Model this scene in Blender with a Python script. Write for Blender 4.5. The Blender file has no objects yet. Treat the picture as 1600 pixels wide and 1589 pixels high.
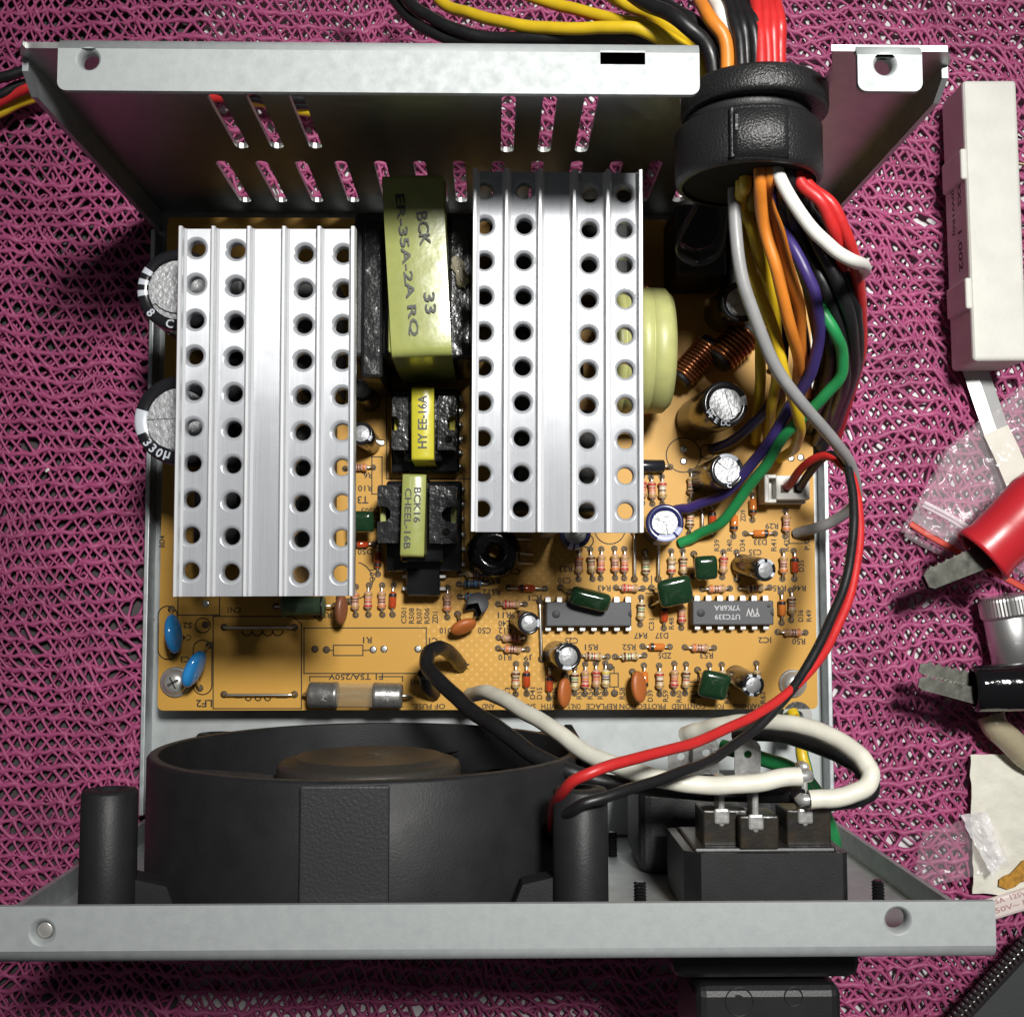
import bpy, bmesh, math, random
from mathutils import Vector, Matrix, noise
from mathutils.geometry import tessellate_polygon
PI = math.pi
R = random.Random(7)
MM = 0.001
scene = bpy.context.scene
COL = scene.collection

# ------------------------------------------------------------------ camera, world, light
CAM = Vector((0.445, -15.6, 261.2))                    # mm
CAM_R = Matrix.Rotation(-0.000483, 3, 'Z') @ Matrix.Rotation(-0.01812, 3, 'Y') @ Matrix.Rotation(0.0689, 3, 'X')
FPX = 1820.2                                           # focal length in photo pixels (1600 wide)
cd = bpy.data.cameras.new('camera'); cam = bpy.data.objects.new('camera', cd); COL.objects.link(cam)
cam.matrix_world = Matrix.Translation(CAM * MM) @ CAM_R.to_4x4()
cd.sensor_width = 36.0; cd.lens = FPX / 1600 * 36.0; cd.clip_start = 0.005; cd.clip_end = 20.0
scene.camera = cam
wd = bpy.data.worlds.new('World'); scene.world = wd; wd.use_nodes = True
bg = wd.node_tree.nodes['Background']; bg.inputs[0].default_value = (0.95, 0.97, 1.0, 1); bg.inputs[1].default_value = 0.05
ld = bpy.data.lights.new('lamp', 'AREA'); ld.shape = 'DISK'; ld.size = 0.10; ld.energy = 0.53; ld.color = (1.0, 0.985, 0.95); ld.spread = math.radians(52)
lamp = bpy.data.objects.new('lamp', ld); COL.objects.link(lamp)
LP = Vector((120.0, 185.0, 610.0)); LT = Vector((42.0, 22.0, 20.0))
lamp.matrix_world = Matrix.Translation(LP * MM) @ (LT - LP).to_track_quat('-Z', 'Y').to_matrix().to_4x4()
scene.view_settings.view_transform = 'Standard'; scene.view_settings.look = 'None'
scene.view_settings.exposure = 0.0; scene.view_settings.gamma = 1.0
scene.render.engine = 'CYCLES'
scene.cycles.max_bounces = 8; scene.cycles.transparent_max_bounces = 12
try:
    scene.cycles.use_denoising = True
except Exception:
    pass

def ray(px, py):
    return CAM_R @ Vector(((px - 800) / FPX, -(py - 794.5) / FPX, -1.0))
def W(px, py, z):                                      # where the sight line through a photo point meets height z
    d = ray(px, py); return CAM + d * ((z - CAM.z) / d.z)
def WY(px, py, y):                                     # the same for an upright plane at depth y
    d = ray(px, py); return CAM + d * ((y - CAM.y) / d.y)
def S(z):                                              # photo pixels per mm at height z
    return FPX / (CAM.z - z)

# ------------------------------------------------------------------ mesh helpers (all in mm)
class MB:
    def __init__(s): s.v = []; s.f = []; s.m = []; s.sm = []
    def add(s, vs, fs, mat=0, smooth=False, M=None):
        o = len(s.v)
        s.v.extend([(M @ Vector(p)) if M is not None else Vector(p) for p in vs])
        for f in fs:
            s.f.append(tuple(i + o for i in f)); s.m.append(mat); s.sm.append(smooth)
        return s
    def rbox(s, c, size, r=0.3, mat=0, M=None, seg=2, taper=None):
        bm = bmesh.new(); bmesh.ops.create_cube(bm, size=1.0)
        for v in bm.verts:
            k = 1.0
            if taper and v.co.z > 0: k = taper
            v.co = Vector((v.co.x * size[0] * k, v.co.y * size[1] * k, v.co.z * size[2]))
        if r > 0: bmesh.ops.bevel(bm, geom=list(bm.edges), offset=r, segments=seg, affect='EDGES', profile=0.5)
        T = Matrix.Translation(Vector(c)); T = (M @ T) if M is not None else T
        bm.verts.index_update()
        s.add([v.co.copy() for v in bm.verts], [[v.index for v in f.verts] for f in bm.faces], mat, False, T); bm.free()
        return s
    def lathe(s, prof, n=24, mat=0, M=None, smooth=True, a0=0.0, a1=2 * PI, mats=None, rfun=None):
        full = abs(a1 - a0 - 2 * PI) < 1e-6
        k = n if full else n + 1
        vs = []; fs = []
        for (r, h) in prof:
            for i in range(k):
                a = a0 + (a1 - a0) * i / n; rr = r * (rfun(a) if rfun else 1)
                vs.append((rr * math.cos(a), rr * math.sin(a), h))
        o = len(s.v)
        s.v.extend([(M @ Vector(p)) if M is not None else Vector(p) for p in vs])
        for j in range(len(prof) - 1):
            for i in range(n):
                i2 = (i + 1) % k
                a = (a0 + (a1 - a0) * (i + 0.5) / n)
                mt = mats(j, a) if mats else mat
                if prof[j][0] < 1e-6 and prof[j + 1][0] < 1e-6: continue
                s.f.append((o + j * k + i, o + j * k + i2, o + (j + 1) * k + i2, o + (j + 1) * k + i)); s.m.append(mt); s.sm.append(smooth)
        return s
    def cyl(s, p0, p1, r0, r1=None, n=16, mat=0, bev=0.0, smooth=True):
        r1 = r0 if r1 is None else r1; p0 = Vector(p0); p1 = Vector(p1); L = (p1 - p0).length
        M = Matrix.Translation(p0) @ (p1 - p0).to_track_quat('Z', 'Y').to_matrix().to_4x4()
        if bev > 0: prof = [(0, 0), (r0 - bev, 0), (r0 - bev * .3, bev * .3), (r0, bev), (r1, L - bev), (r1 - bev * .3, L - bev * .3), (r1 - bev, L), (0, L)]
        else: prof = [(0, 0), (r0, 0), (r0, 0), (r1, L), (r1, L), (0, L)]
        return s.lathe(prof, n, mat, M, smooth)
    def tube(s, pts, r, n=8, mat=0, caps=True, flat=None):
        pts = [Vector(p) for p in pts]; N = len(pts); vs = []; fs = []; u = None
        for i, p in enumerate(pts):
            t = (pts[min(i + 1, N - 1)] - pts[max(i - 1, 0)])
            t = t.normalized() if t.length > 1e-9 else Vector((0, 0, 1))
            if u is None:
                u = t.orthogonal().normalized()
                if flat: u = (Vector(flat) - t * t.dot(Vector(flat))).normalized()
            else:
                u = (u - t * t.dot(u)); u = u.normalized() if u.length > 1e-6 else t.orthogonal().normalized()
            w = t.cross(u); rr = r[i] if isinstance(r, (list, tuple)) and not flat else r
            for k in range(n):
                a = 2 * PI * k / n
                if flat: vs.append(p + u * rr[0] * math.cos(a) + w * rr[1] * math.sin(a))
                else: vs.append(p + (u * math.cos(a) + w * math.sin(a)) * rr)
        for i in range(N - 1):
            for k in range(n):
                k2 = (k + 1) % n; fs.append((i * n + k, i * n + k2, (i + 1) * n + k2, (i + 1) * n + k))
        s.add(vs, fs, mat, True)
        if caps:
            s.add(vs[:n], [tuple(reversed(range(n)))], mat); s.add(vs[-n:], [tuple(range(n))], mat)
        return s
    def plate(s, outer, holes, z0, z1, M=None, mat=0):
        loops = [list(outer)] + [list(h) for h in holes]
        tri = tessellate_polygon([[Vector((x, y, 0)) for x, y in l] for l in loops])
        fl = [p for l in loops for p in l]; n = len(fl)
        vs = [(x, y, z0) for x, y in fl] + [(x, y, z1) for x, y in fl]; fs = []
        for t in tri:
            a, b, c = [Vector((fl[i][0], fl[i][1], 0)) for i in t]
            if (b - a).cross(c - a).z < 0: t = (t[0], t[2], t[1])
            fs.append((t[0] + n, t[1] + n, t[2] + n)); fs.append((t[2], t[1], t[0]))
        o = 0
        for l in loops:
            k = len(l)
            for i in range(k):
                j = (i + 1) % k; fs.append((o + i, o + j, o + j + n, o + i + n))
            o += k
        return s.add(vs, fs, mat, False, M)

def nrm(me):
    bm = bmesh.new(); bm.from_mesh(me); bmesh.ops.recalc_face_normals(bm, faces=bm.faces); bm.to_mesh(me); bm.free()
def mesh_of(mb, name, mats, recalc=True):
    me = bpy.data.meshes.new(name)
    me.from_pydata([tuple(p * MM) for p in mb.v], [], mb.f)
    for m in (mats if isinstance(mats, (list, tuple)) else [mats]): me.materials.append(m)
    me.polygons.foreach_set('material_index', mb.m); me.polygons.foreach_set('use_smooth', mb.sm)
    if recalc: nrm(me)
    me.update(); return me
ABS = {}
def link(o, parent): COL.objects.link(o); o.parent = parent; return o
def tag(o, label=None, cat=None, group=None, kind=None):
    for k, v in (('label', label), ('category', cat), ('group', group), ('kind', kind)):
        if v: o[k] = v
    return o
def thing(name, loc, label, cat, group=None):
    o = bpy.data.objects.new(name, None); COL.objects.link(o); o.empty_display_size = 0.005
    o.location = Vector(loc) * MM; ABS[o.name] = Vector(loc); return tag(o, label, cat, group)
def build(name, mb, mats, parent=None, label=None, recalc=True):    # vertices given in world mm
    c = sum(mb.v, Vector()) / len(mb.v); c.z = min(p.z for p in mb.v)
    mb.v = [p - c for p in mb.v]
    o = bpy.data.objects.new(name, mesh_of(mb, name, mats, recalc)); link(o, parent)
    o.location = (c - (ABS[parent.name] if parent else Vector())) * MM; ABS[o.name] = c
    if label: o['label'] = label
    return o
def place(name, me, M, parent=None, label=None):                    # shared mesh data, M = world matrix in mm
    o = bpy.data.objects.new(name, me); link(o, parent)
    T = M.copy(); T.translation = (M.translation - (ABS[parent.name] if parent else Vector())) * MM
    o.matrix_local = T; ABS[o.name] = M.translation.copy()
    if label: o['label'] = label
    return o
def sub(name, me, parent, label=None):                              # a piece that shares its parent's own frame
    o = bpy.data.objects.new(name, me); link(o, parent)
    if label: o['label'] = label
    return o
def subw(name, mb, mats, parent): return build(name, mb, mats, parent)

def circ(x, y, r, n=20): return [(x + r * math.cos(2 * PI * i / n), y + r * math.sin(2 * PI * i / n)) for i in range(n)]
def rrect(x0, y0, x1, y1, r, n=4, corners=(1, 1, 1, 1)):
    out = []
    for (cx, cy, a, on) in ((x1 - r, y1 - r, 0, corners[0]), (x0 + r, y1 - r, PI / 2, corners[1]), (x0 + r, y0 + r, PI, corners[2]), (x1 - r, y0 + r, 1.5 * PI, corners[3])):
        if on:
            for i in range(n + 1): out.append((cx + r * math.cos(a + PI / 2 * i / n), cy + r * math.sin(a + PI / 2 * i / n)))
        else: out.append((cx + r * (1 if math.cos(a + PI / 4) > 0 else -1), cy + r * (1 if math.sin(a + PI / 4) > 0 else -1)))
    return out
def smoothpath(pts, k=6):
    P = [Vector(p) for p in pts]; P = [P[0] * 2 - P[1]] + P + [P[-1] * 2 - P[-2]]; out = []
    for i in range(1, len(P) - 2):
        a, b, c, d = P[i - 1:i + 3]
        for j in range(k):
            t = j / k
            out.append(0.5 * ((2 * b) + (c - a) * t + (2 * a - 5 * b + 4 * c - d) * t * t + (3 * b - a - 3 * c + d) * t ** 3))
    out.append(P[-2]); return out
TXT = {}
def glyphs(s):
    if s not in TXT:
        cu = bpy.data.curves.new('t', 'FONT'); cu.body = s; cu.size = 1.0; cu.align_x = 'CENTER'; cu.align_y = 'CENTER'; cu.resolution_u = 2; cu.offset = 0.02
        ob = bpy.data.objects.new('t', cu); me = bpy.data.meshes.new_from_object(ob)
        vs = [v.co.copy() for v in me.vertices]; fs = [tuple(p.vertices) for p in me.polygons]
        bpy.data.objects.remove(ob); bpy.data.curves.remove(cu); bpy.data.meshes.remove(me)
        x0 = min(v.x for v in vs); x1 = max(v.x for v in vs); y0 = min(v.y for v in vs); y1 = max(v.y for v in vs)
        TXT[s] = ([Vector((v.x - (x0 + x1) / 2, v.y - (y0 + y1) / 2, 0)) for v in vs], fs, x1 - x0, y1 - y0)
    return TXT[s]
def text(mb, s, M, h=None, w=None, mat=0):              # h = letter height, w = line width in mm
    vs, fs, ww, hh = glyphs(s)
    sy = (h / hh) if h else (w / ww); sx = (w / ww) if w else sy
    mb.add([Vector((v.x * sx, v.y * sy, 0)) for v in vs], fs, mat, False, M)
def TR(p, deg=0): return Matrix.Translation(Vector(p)) @ Matrix.Rotation(math.radians(deg), 4, 'Z')
def aim(p0, p1, roll=0): return Matrix.Translation(Vector(p0)) @ (Vector(p1) - Vector(p0)).to_track_quat('Z', 'Y').to_matrix().to_4x4() @ Matrix.Rotation(roll, 4, 'Z')

# ------------------------------------------------------------------ materials
def mat(name, col, rough=0.5, metal=0.0, spec=0.5, var=None, bump=None, rvar=None, alpha=1.0, trans=0.0, aniso=0.0, streak=None, coat=0.0, sss=0.0):
    m = bpy.data.materials.new(name); m.use_nodes = True; nt = m.node_tree; N = nt.nodes; L = nt.links
    b = N['Principled BSDF']; b.inputs['Base Color'].default_value = (*col, 1); b.inputs['Roughness'].default_value = rough
    b.inputs['Metallic'].default_value = metal; b.inputs['Specular IOR Level'].default_value = spec
    b.inputs['Alpha'].default_value = alpha; b.inputs['Transmission Weight'].default_value = trans; b.inputs['Coat Weight'].default_value = coat
    if sss: b.inputs['Subsurface Weight'].default_value = sss; b.inputs['Subsurface Radius'].default_value = (0.002, 0.0015, 0.001)
    tc = N.new('ShaderNodeTexCoord')
    def nz(scale, detail=4, stretch=None):
        t = N.new('ShaderNodeTexNoise'); t.inputs['Scale'].default_value = scale; t.inputs['Detail'].default_value = detail
        if stretch:
            mp = N.new('ShaderNodeMapping'); mp.inputs['Scale'].default_value = stretch; L.new(tc.outputs['Object'], mp.inputs[0]); L.new(mp.outputs[0], t.inputs['Vector'])
        else: L.new(tc.outputs['Object'], t.inputs['Vector'])
        return t
    if var:                                            # (scale per m, amount, [second colour])
        t = nz(var[0]); mx = N.new('ShaderNodeMix'); mx.data_type = 'RGBA'
        c2 = var[2] if len(var) > 2 else tuple(c * (1 - var[1]) for c in col)
        rp = N.new('ShaderNodeMapRange'); rp.inputs[1].default_value = 0.35; rp.inputs[2].default_value = 0.7; L.new(t.outputs[0], rp.inputs[0])
        if len(var) > 2: rp.inputs[4].default_value = var[1]
        mx.inputs[6].default_value = (*col, 1); mx.inputs[7].default_value = (*c2, 1); L.new(rp.outputs[0], mx.inputs[0]); L.new(mx.outputs[2], b.inputs['Base Color'])
    if rvar:
        t = nz(rvar[0]); rp = N.new('ShaderNodeMapRange'); rp.inputs[1].default_value = 0.3; rp.inputs[2].default_value = 0.7
        rp.inputs[3].default_value = rough - rvar[1]; rp.inputs[4].default_value = rough + rvar[1]; L.new(t.outputs[0], rp.inputs[0]); L.new(rp.outputs[0], b.inputs['Roughness'])
    if bump:                                           # (scale, strength, distance m)
        t = nz(bump[0], 3, bump[3] if len(bump) > 3 else None); bp = N.new('ShaderNodeBump'); bp.inputs['Strength'].default_value = bump[1]; bp.inputs['Distance'].default_value = bump[2]
        L.new(t.outputs[0], bp.inputs['Height']); L.new(bp.outputs[0], b.inputs['Normal'])
    if aniso:
        b.inputs['Anisotropic'].default_value = aniso
        cv = N.new('ShaderNodeCombineXYZ'); cv.inputs[0].default_value = 1.0; L.new(cv.outputs[0], b.inputs['Tangent'])
    if streak:                                         # drawing marks along the extrusion
        t = nz(1.0, 5, (9000, 60, 60)); mx = N.new('ShaderNodeMix'); mx.data_type = 'RGBA'
        mx.inputs[6].default_value = (*col, 1); mx.inputs[7].default_value = (*[c * (1 - streak) for c in col], 1); L.new(t.outputs[0], mx.inputs[0]); L.new(mx.outputs[2], b.inputs['Base Color'])
    return m

STEEL_IN = mat('zinc_steel_wall', (0.46, 0.47, 0.46), 0.42, 0.95, var=(260, 0.1), rvar=(500, 0.05))
STEEL = mat('zinc_steel', (0.50, 0.53, 0.54), 0.48, 0.7, var=(260, 0.14), rvar=(500, 0.07), bump=(2500, 0.06, 0.0002))
FLOOR = mat('zinc_steel_floor', (0.40, 0.425, 0.425), 0.55, 0.4, var=(260, 0.12), rvar=(500, 0.07))
STEEL_WORN = mat('worn_zinc_steel', (0.40, 0.425, 0.425), 0.62, 0.3, var=(700, 0.45, (0.32, 0.345, 0.35)), rvar=(500, 0.08), bump=(2500, 0.08, 0.0002))
ALU = mat('drawn_aluminium', (0.48, 0.495, 0.525), 0.29, 0.19, aniso=0.92, streak=0.42, rvar=(200, 0.04))
ALU_EDGE = mat('aluminium_fin', (0.66, 0.67, 0.69), 0.36, 0.3)
BLACK_PL = mat('black_plastic', (0.013, 0.013, 0.014), 0.42, bump=(3200, 0.10, 0.0002), var=(300, 0.3))
BLACK_GR = mat('grained_black_plastic', (0.0125, 0.0125, 0.013), 0.38, bump=(2600, 0.45, 0.0004))
BLACK_MATT = mat('matt_black_plastic', (0.017, 0.017, 0.018), 0.5, bump=(3000, 0.3, 0.0003))
BLACK_GLOSS = mat('gloss_black_plastic', (0.008, 0.008, 0.009), 0.12, bump=(250, 0.12, 0.0008))
FAN_BLK = mat('fan_plastic', (0.016, 0.016, 0.0175), 0.52, spec=0.32, bump=(2600, 0.14, 0.0003), var=(200, 0.3), rvar=(150, 0.06))
HUB = mat('dusty_fan_hub', (0.038, 0.034, 0.029), 0.45, bump=(2500, 0.12, 0.0003), var=(1500, 0.25))
SILVER = mat('stamped_can_aluminium', (0.43, 0.44, 0.45), 0.45, 0.45, bump=(1300, 0.4, 0.0005), var=(900, 0.3))
TAB = mat('tab_metal', (0.60, 0.60, 0.58), 0.28, 0.6, var=(600, .4), bump=(500, .3, .0006))
FLUXED = mat('fluxed_black', (0.014, 0.013, 0.012), 0.3, var=(350, .7, (0.036, 0.026, 0.014)), bump=(500, .25, .0005))
TIN = mat('tinned_lead', (0.72, 0.71, 0.68), 0.3, 1.0)
NICKEL = mat('nickel_plate', (0.58, 0.57, 0.54), 0.36, 0.62, rvar=(600, 0.08), var=(900, 0.15))
JAW = mat('dark_nickel_jaw', (0.11, 0.11, 0.095), 0.33, 0.85, rvar=(600, 0.06), var=(900, 0.2))
DARKHOLE = mat('solder_ring', (0.06, 0.04, 0.02), 0.6)
TAPE = mat('yellow_green_tape', (0.31, 0.335, 0.10), 0.27, bump=(220, 0.22, 0.0006), var=(120, 0.18), coat=0.3)
TAPE_Y = mat('yellow_tape', (0.50, 0.45, 0.035), 0.25, bump=(180, 0.3, 0.0006))
INK = mat('black_ink', (0.025, 0.028, 0.02), 0.5)
SILK = mat('silkscreen_ink', (0.022, 0.014, 0.006), 0.6)
VARN = mat('varnished_core', (0.014, 0.014, 0.015), 0.2, bump=(450, 0.3, 0.0008))
GREEN_M = mat('green_film_capacitor', (0.010, 0.034, 0.014), 0.16, coat=0.5, bump=(300, 0.1, 0.0005))
ORANGE_D = mat('orange_disc', (0.36, 0.10, 0.022), 0.45, bump=(900, 0.15, 0.0003))
BLUE_D = mat('blue_disc', (0.03, 0.25, 0.60), 0.15, coat=0.4)
SLEEVE = mat('black_sleeve', (0.012, 0.012, 0.014), 0.18)
SLEEVE_BR = mat('dark_bronze_sleeve', (0.10, 0.075, 0.04), 0.15, 0.6)
SLEEVE_NAVY = mat('navy_sleeve', (0.018, 0.02, 0.085), 0.2)
MARK = mat('pale_sleeve_print', (0.50, 0.53, 0.58), 0.3)
MARK_LAV = mat('lavender_sleeve_print', (0.42, 0.45, 0.68), 0.3)
IC_M = mat('chip_epoxy', (0.055, 0.055, 0.060), 0.55, bump=(4000, 0.2, 0.0002))
IC_D = mat('chip_dimple', (0.020, 0.020, 0.022), 0.6)
IC_TXT = mat('chip_print', (0.40, 0.40, 0.41), 0.6)
COPPER = mat('enamelled_copper', (0.42, 0.16, 0.07), 0.25, 0.85)
WHITE_PL = mat('white_plastic', (0.62, 0.60, 0.56), 0.4, sss=0.1)
CERAMIC = mat('white_ceramic', (0.60, 0.59, 0.545), 0.55, bump=(900, 0.15, 0.0004), var=(150, 0.10))
RED_RUB = mat('red_rubber_boot', (0.46, 0.018, 0.026), 0.34, bump=(300, 0.08, 0.0005), coat=0.2)
BLK_RUB = mat('black_rubber_boot', (0.006, 0.006, 0.007), 0.10, bump=(260, 0.25, 0.0010))
PAPER = mat('cream_paper', (0.70, 0.68, 0.59), 0.8, bump=(500, 0.5, 0.0006), var=(200, 0.12))
STAIN = mat('rust_stain', (0.52, 0.25, 0.025), 0.7, var=(900, 0.5))
PINKW = mat('pale_cord_jacket', (0.70, 0.60, 0.57), 0.5)
FAINT = mat('faint_red_print', (0.42, 0.26, 0.24), 0.6)
AMBER = mat('amber_tube', (0.52, 0.45, 0.30), 0.2, trans=0.35, bump=(400, 0.3, 0.0006))
CASE_GR = mat('dark_grey_cloth', (0.040, 0.042, 0.045), 0.75, bump=(3500, 0.4, 0.0003))
TOOTH = mat('black_zip', (0.03, 0.028, 0.028), 0.25)
TABLE = mat('dark_table', (0.060, 0.050, 0.053), 0.6, var=(30, 0.4))
SHEET = mat('white_sheet', (0.62, 0.60, 0.61), 0.30, var=(80, 0.06))
NET = mat('magenta_knit', (0.35, 0.060, 0.165), 0.55, var=(90, 0.30), bump=(2200, 0.25, 0.0003))
GLASS = mat('clear_glass', (0.50, 0.40, 0.26), 0.06, alpha=0.34, spec=1.0, bump=(900, .25, .0004, (.15, 1, 1)))
FILM = mat('clear_film', (0.9, 0.82, 0.86), 0.17, alpha=0.11, spec=0.9, bump=(160, 0.4, 0.0015))
GLUE = mat('hot_glue', (0.42, 0.38, 0.28), 0.15, alpha=0.75, bump=(800, 0.6, 0.001))
def wirem(n, c, rough=0.40): return mat(n + '_insulation', c, rough, var=(300, 0.12), rvar=(900, 0.06))
WM = {k: wirem(k, c) for k, c in dict(black=(0.010, 0.010, 0.011), red=(0.52, 0.022, 0.022), yellow=(0.62, 0.42, 0.015), orange=(0.66, 0.21, 0.025), white=(0.74, 0.73, 0.68),
      grey=(0.28, 0.28, 0.28), purple=(0.045, 0.028, 0.15), green=(0.018, 0.24, 0.07), navy=(0.012, 0.016, 0.05), brown=(0.34, 0.10, 0.03), olive=(0.34, 0.24, 0.015),
      cream=(0.72, 0.70, 0.60), char=(0.10, 0.085, 0.065)).items()}
def pcb_mat():
    m = mat('yellow_board', (0.52, 0.285, 0.048), 0.5, spec=0.3, bump=(900, 0.05, 0.0002)); nt = m.node_tree; N = nt.nodes; L = nt.links; b = N['Principled BSDF']
    g = N.new('ShaderNodeNewGeometry'); sp = N.new('ShaderNodeSeparateXYZ'); L.new(g.outputs['Position'], sp.inputs[0])
    def mth(op, a, bb=None, c=None):
        n = N.new('ShaderNodeMath'); n.operation = op
        for i, x in enumerate((a, bb, c)):
            if x is None: continue
            if isinstance(x, (int, float)): n.inputs[i].default_value = x
            else: L.new(x, n.inputs[i])
        return n.outputs[0]
    x, y = sp.outputs[0], sp.outputs[1]
    u = mth('MULTIPLY', mth('ADD', x, y), 2 * PI / 0.00205); v = mth('MULTIPLY', mth('SUBTRACT', x, y), 2 * PI / 0.00205)
    dots = mth('MULTIPLY', mth('GREATER_THAN', mth('SINE', u), 0.35), mth('GREATER_THAN', mth('SINE', v), 0.35))
    p0 = W(655, 1095, 9.6) * MM; p1 = W(905, 850, 9.6) * MM
    ins = mth('MULTIPLY', mth('MULTIPLY', mth('GREATER_THAN', x, p0.x), mth('LESS_THAN', x, p1.x)), mth('MULTIPLY', mth('GREATER_THAN', y, p0.y), mth('LESS_THAN', y, p1.y)))
    t = N.new('ShaderNodeTexNoise'); t.inputs['Scale'].default_value = 45; L.new(g.outputs['Position'], t.inputs['Vector'])
    msk = mth('MULTIPLY', mth('MULTIPLY', dots, ins), mth('GREATER_THAN', t.outputs[0], 0.40))
    mx = N.new('ShaderNodeMix'); mx.data_type = 'RGBA'; mx.inputs[6].default_value = (0.52, 0.285, 0.048, 1); mx.inputs[7].default_value = (0.66, 0.40, 0.12, 1); L.new(mth('MULTIPLY', msk, 0.75), mx.inputs[0])
    # faint copper seen through the lacquer, and a fine laminate weave
    vo = N.new('ShaderNodeTexVoronoi'); vo.inputs['Scale'].default_value = 85; vo.distance = 'MANHATTAN'; L.new(g.outputs['Position'], vo.inputs['Vector'])
    wv = mth('MULTIPLY', mth('SINE', mth('MULTIPLY', x, 2 * PI / 0.0009)), mth('SINE', mth('MULTIPLY', y, 2 * PI / 0.0009)))
    k = mth('ADD', mth('MULTIPLY', wv, 0.07), mth('MULTIPLY', mth('GREATER_THAN', vo.outputs[0], 0.46), 0.10))
    k = mth('ADD', k, mth('MULTIPLY', mth('SUBTRACT', t.outputs[0], 0.5), 0.25))
    mx2 = N.new('ShaderNodeMix'); mx2.data_type = 'RGBA'; mx2.clamp_factor = True; mx2.inputs[7].default_value = (0.36, 0.17, 0.03, 1)
    L.new(mx.outputs[2], mx2.inputs[6]); L.new(mth('ADD', k, 0.08), mx2.inputs[0]); L.new(mx2.outputs[2], b.inputs['Base Color'])
    return m
PCB = pcb_mat()

# ------------------------------------------------------------------ table, sheet, knitted net
mb = MB(); mb.rbox((0, 0, -12.4), (1400, 1200, 20), 0); tag(build('table', mb, TABLE), kind='structure')
p = W(288, 800, -1.9).x
mb = MB(); mb.plate([(p, -190), (210, -190), (210, 190), (p + 3, 190)], [], -2.2, -2.05)
tag(build('paper_sheet', mb, SHEET), 'large white sheet lying on the table beneath the magenta net', 'paper')
def net():
    mb = MB(); px, py = 2.42, 3.55; ni, nj = 128, 88; P = {}
    for j in range(nj):
        for i in range(ni):
            x = (i - ni / 2) * px; y = (j - nj / 2) * py
            q = Vector((x / 45, y / 45, 0.3)); n1 = noise.noise(q); n2 = noise.noise(q + Vector((7.3, 2.1, 5)))
            q3 = Vector((x / 13, y / 16, 9.0)); n3 = noise.noise(q3); n4 = noise.noise(q3 + Vector((3, 8, 1)))
            q5 = Vector((x / 5, y / 5, 4.0)); n5 = noise.noise(q5); n6 = noise.noise(q5 + Vector((1, 6, 2)))
            sc = 0.28 * (1 if i % 2 else -1)
            P[i, j] = Vector((x + 4.0 * n2 + 2.2 * n3 + .5 * n5 + R.uniform(-.2, .2), y + 3.4 * n1 + 1.7 * n4 + .8 * n6 + sc + R.uniform(-.22, .22), 0.15 + 0.5 * n3 + R.uniform(-.15, .15)))
    def inside(a): return abs(a.x) < 74.9 and -70.4 < a.y < 70.4
    def row(run):
        if len(run) > 2: mb.tube(run, [(0.74 if k % 2 == 0 else .48) + 0.32 * noise.noise(p * 0.45) + R.uniform(-.18, .2) for k, p in enumerate(run)], 6, 0, False)
    for j in range(nj):
        run = []
        for i in range(ni):                            # the knotted row
            a = P[i, j]
            if inside(a): row(run); run = []; continue
            run.append(a + Vector((0, 0, 0.2)))
            if i + 1 < ni: run.append((a + P[i + 1, j]) / 2 + Vector((0, R.uniform(-.42, .42), 0.15 + R.uniform(-.3, .3))))
        row(run)
        if j + 1 < nj:                                 # crossing strands to the next row, flaring into the knots
            for i in range(ni):
                a = P[i, j]
                if inside(a): continue
                for d in (-1, 1):
                    if not 0 <= i + d < ni or R.random() < 0.03: continue
                    b = P[i + d, j + 1]
                    if inside(b): continue
                    dz = -0.30 * d + (.35 if (i + j) % 3 else -.1); e = Vector((R.uniform(-.22, .22), R.uniform(-.1, .1), dz)); r = R.uniform(.27, .42) * (1.12 if a.x > 60 else 1)
                    mb.tube([a, a.lerp(b, .28) + e, a.lerp(b, .72) + e, b], [r * 2.1, r, r, r * 2.1], 5, 0, False)
    for k in range(9500):                              # loose lower loops seen through the gaps
        a = P[R.randrange(ni - 3), R.randrange(nj - 2)]
        if inside(a): continue
        a = a + Vector((R.uniform(-1, 1), R.uniform(-1, 1), -.9)); an = R.uniform(0, PI); b = a + Vector((math.cos(an) * 3.2, math.sin(an) * 3.2, -.2)); 
        if inside(b): continue
        mb.tube([a, (a + b) / 2 + Vector((R.uniform(-.4, .4), R.uniform(-.4, .4), -.1)), b], R.uniform(.25, .42), 4, 0, False)
    return mb
mb = net()
tag(build('net_tablecloth', mb, NET, recalc=False), 'magenta knitted net cloth of glossy strands spread beneath everything', 'tablecloth')

# ------------------------------------------------------------------ steel case
H = 83.7; HX = 75.0; HY = 70.5; T = 1.0
case = thing('power_supply_case', (0, 0, 0), 'open zinc-grey steel power supply case with a slotted rear wall', 'case')
mb = MB(); mb.plate([(-HX, -HY + 1), (HX, -HY + 1), (HX, HY - 1), (-HX, HY - 1)], [], 0.0, T); build('floor_panel', mb, FLOOR, case)
def bend(y_out, sgn, x0, x1, r, n=6):                 # quarter-round fold from an upright wall into its top flange
    m = MB(); vs = []; fs = []
    for x in (x0, x1):
        for rr in (r, r - T):
            for i in range(n + 1):
                a = PI / 2 * i / n
                vs.append((x, y_out - sgn * (r - rr * math.cos(a)), H - r + rr * math.sin(a)))
    k = n + 1
    for i in range(n):
        fs += [(i, i + 1, 2 * k + i + 1, 2 * k + i), (k + i, 3 * k + i, 3 * k + i + 1, k + i + 1), (i, k + i, k + i + 1, i + 1), (2 * k + i, 2 * k + i + 1, 3 * k + i + 1, 3 * k + i)]
    return m.add(vs, fs, 0, True)
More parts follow.
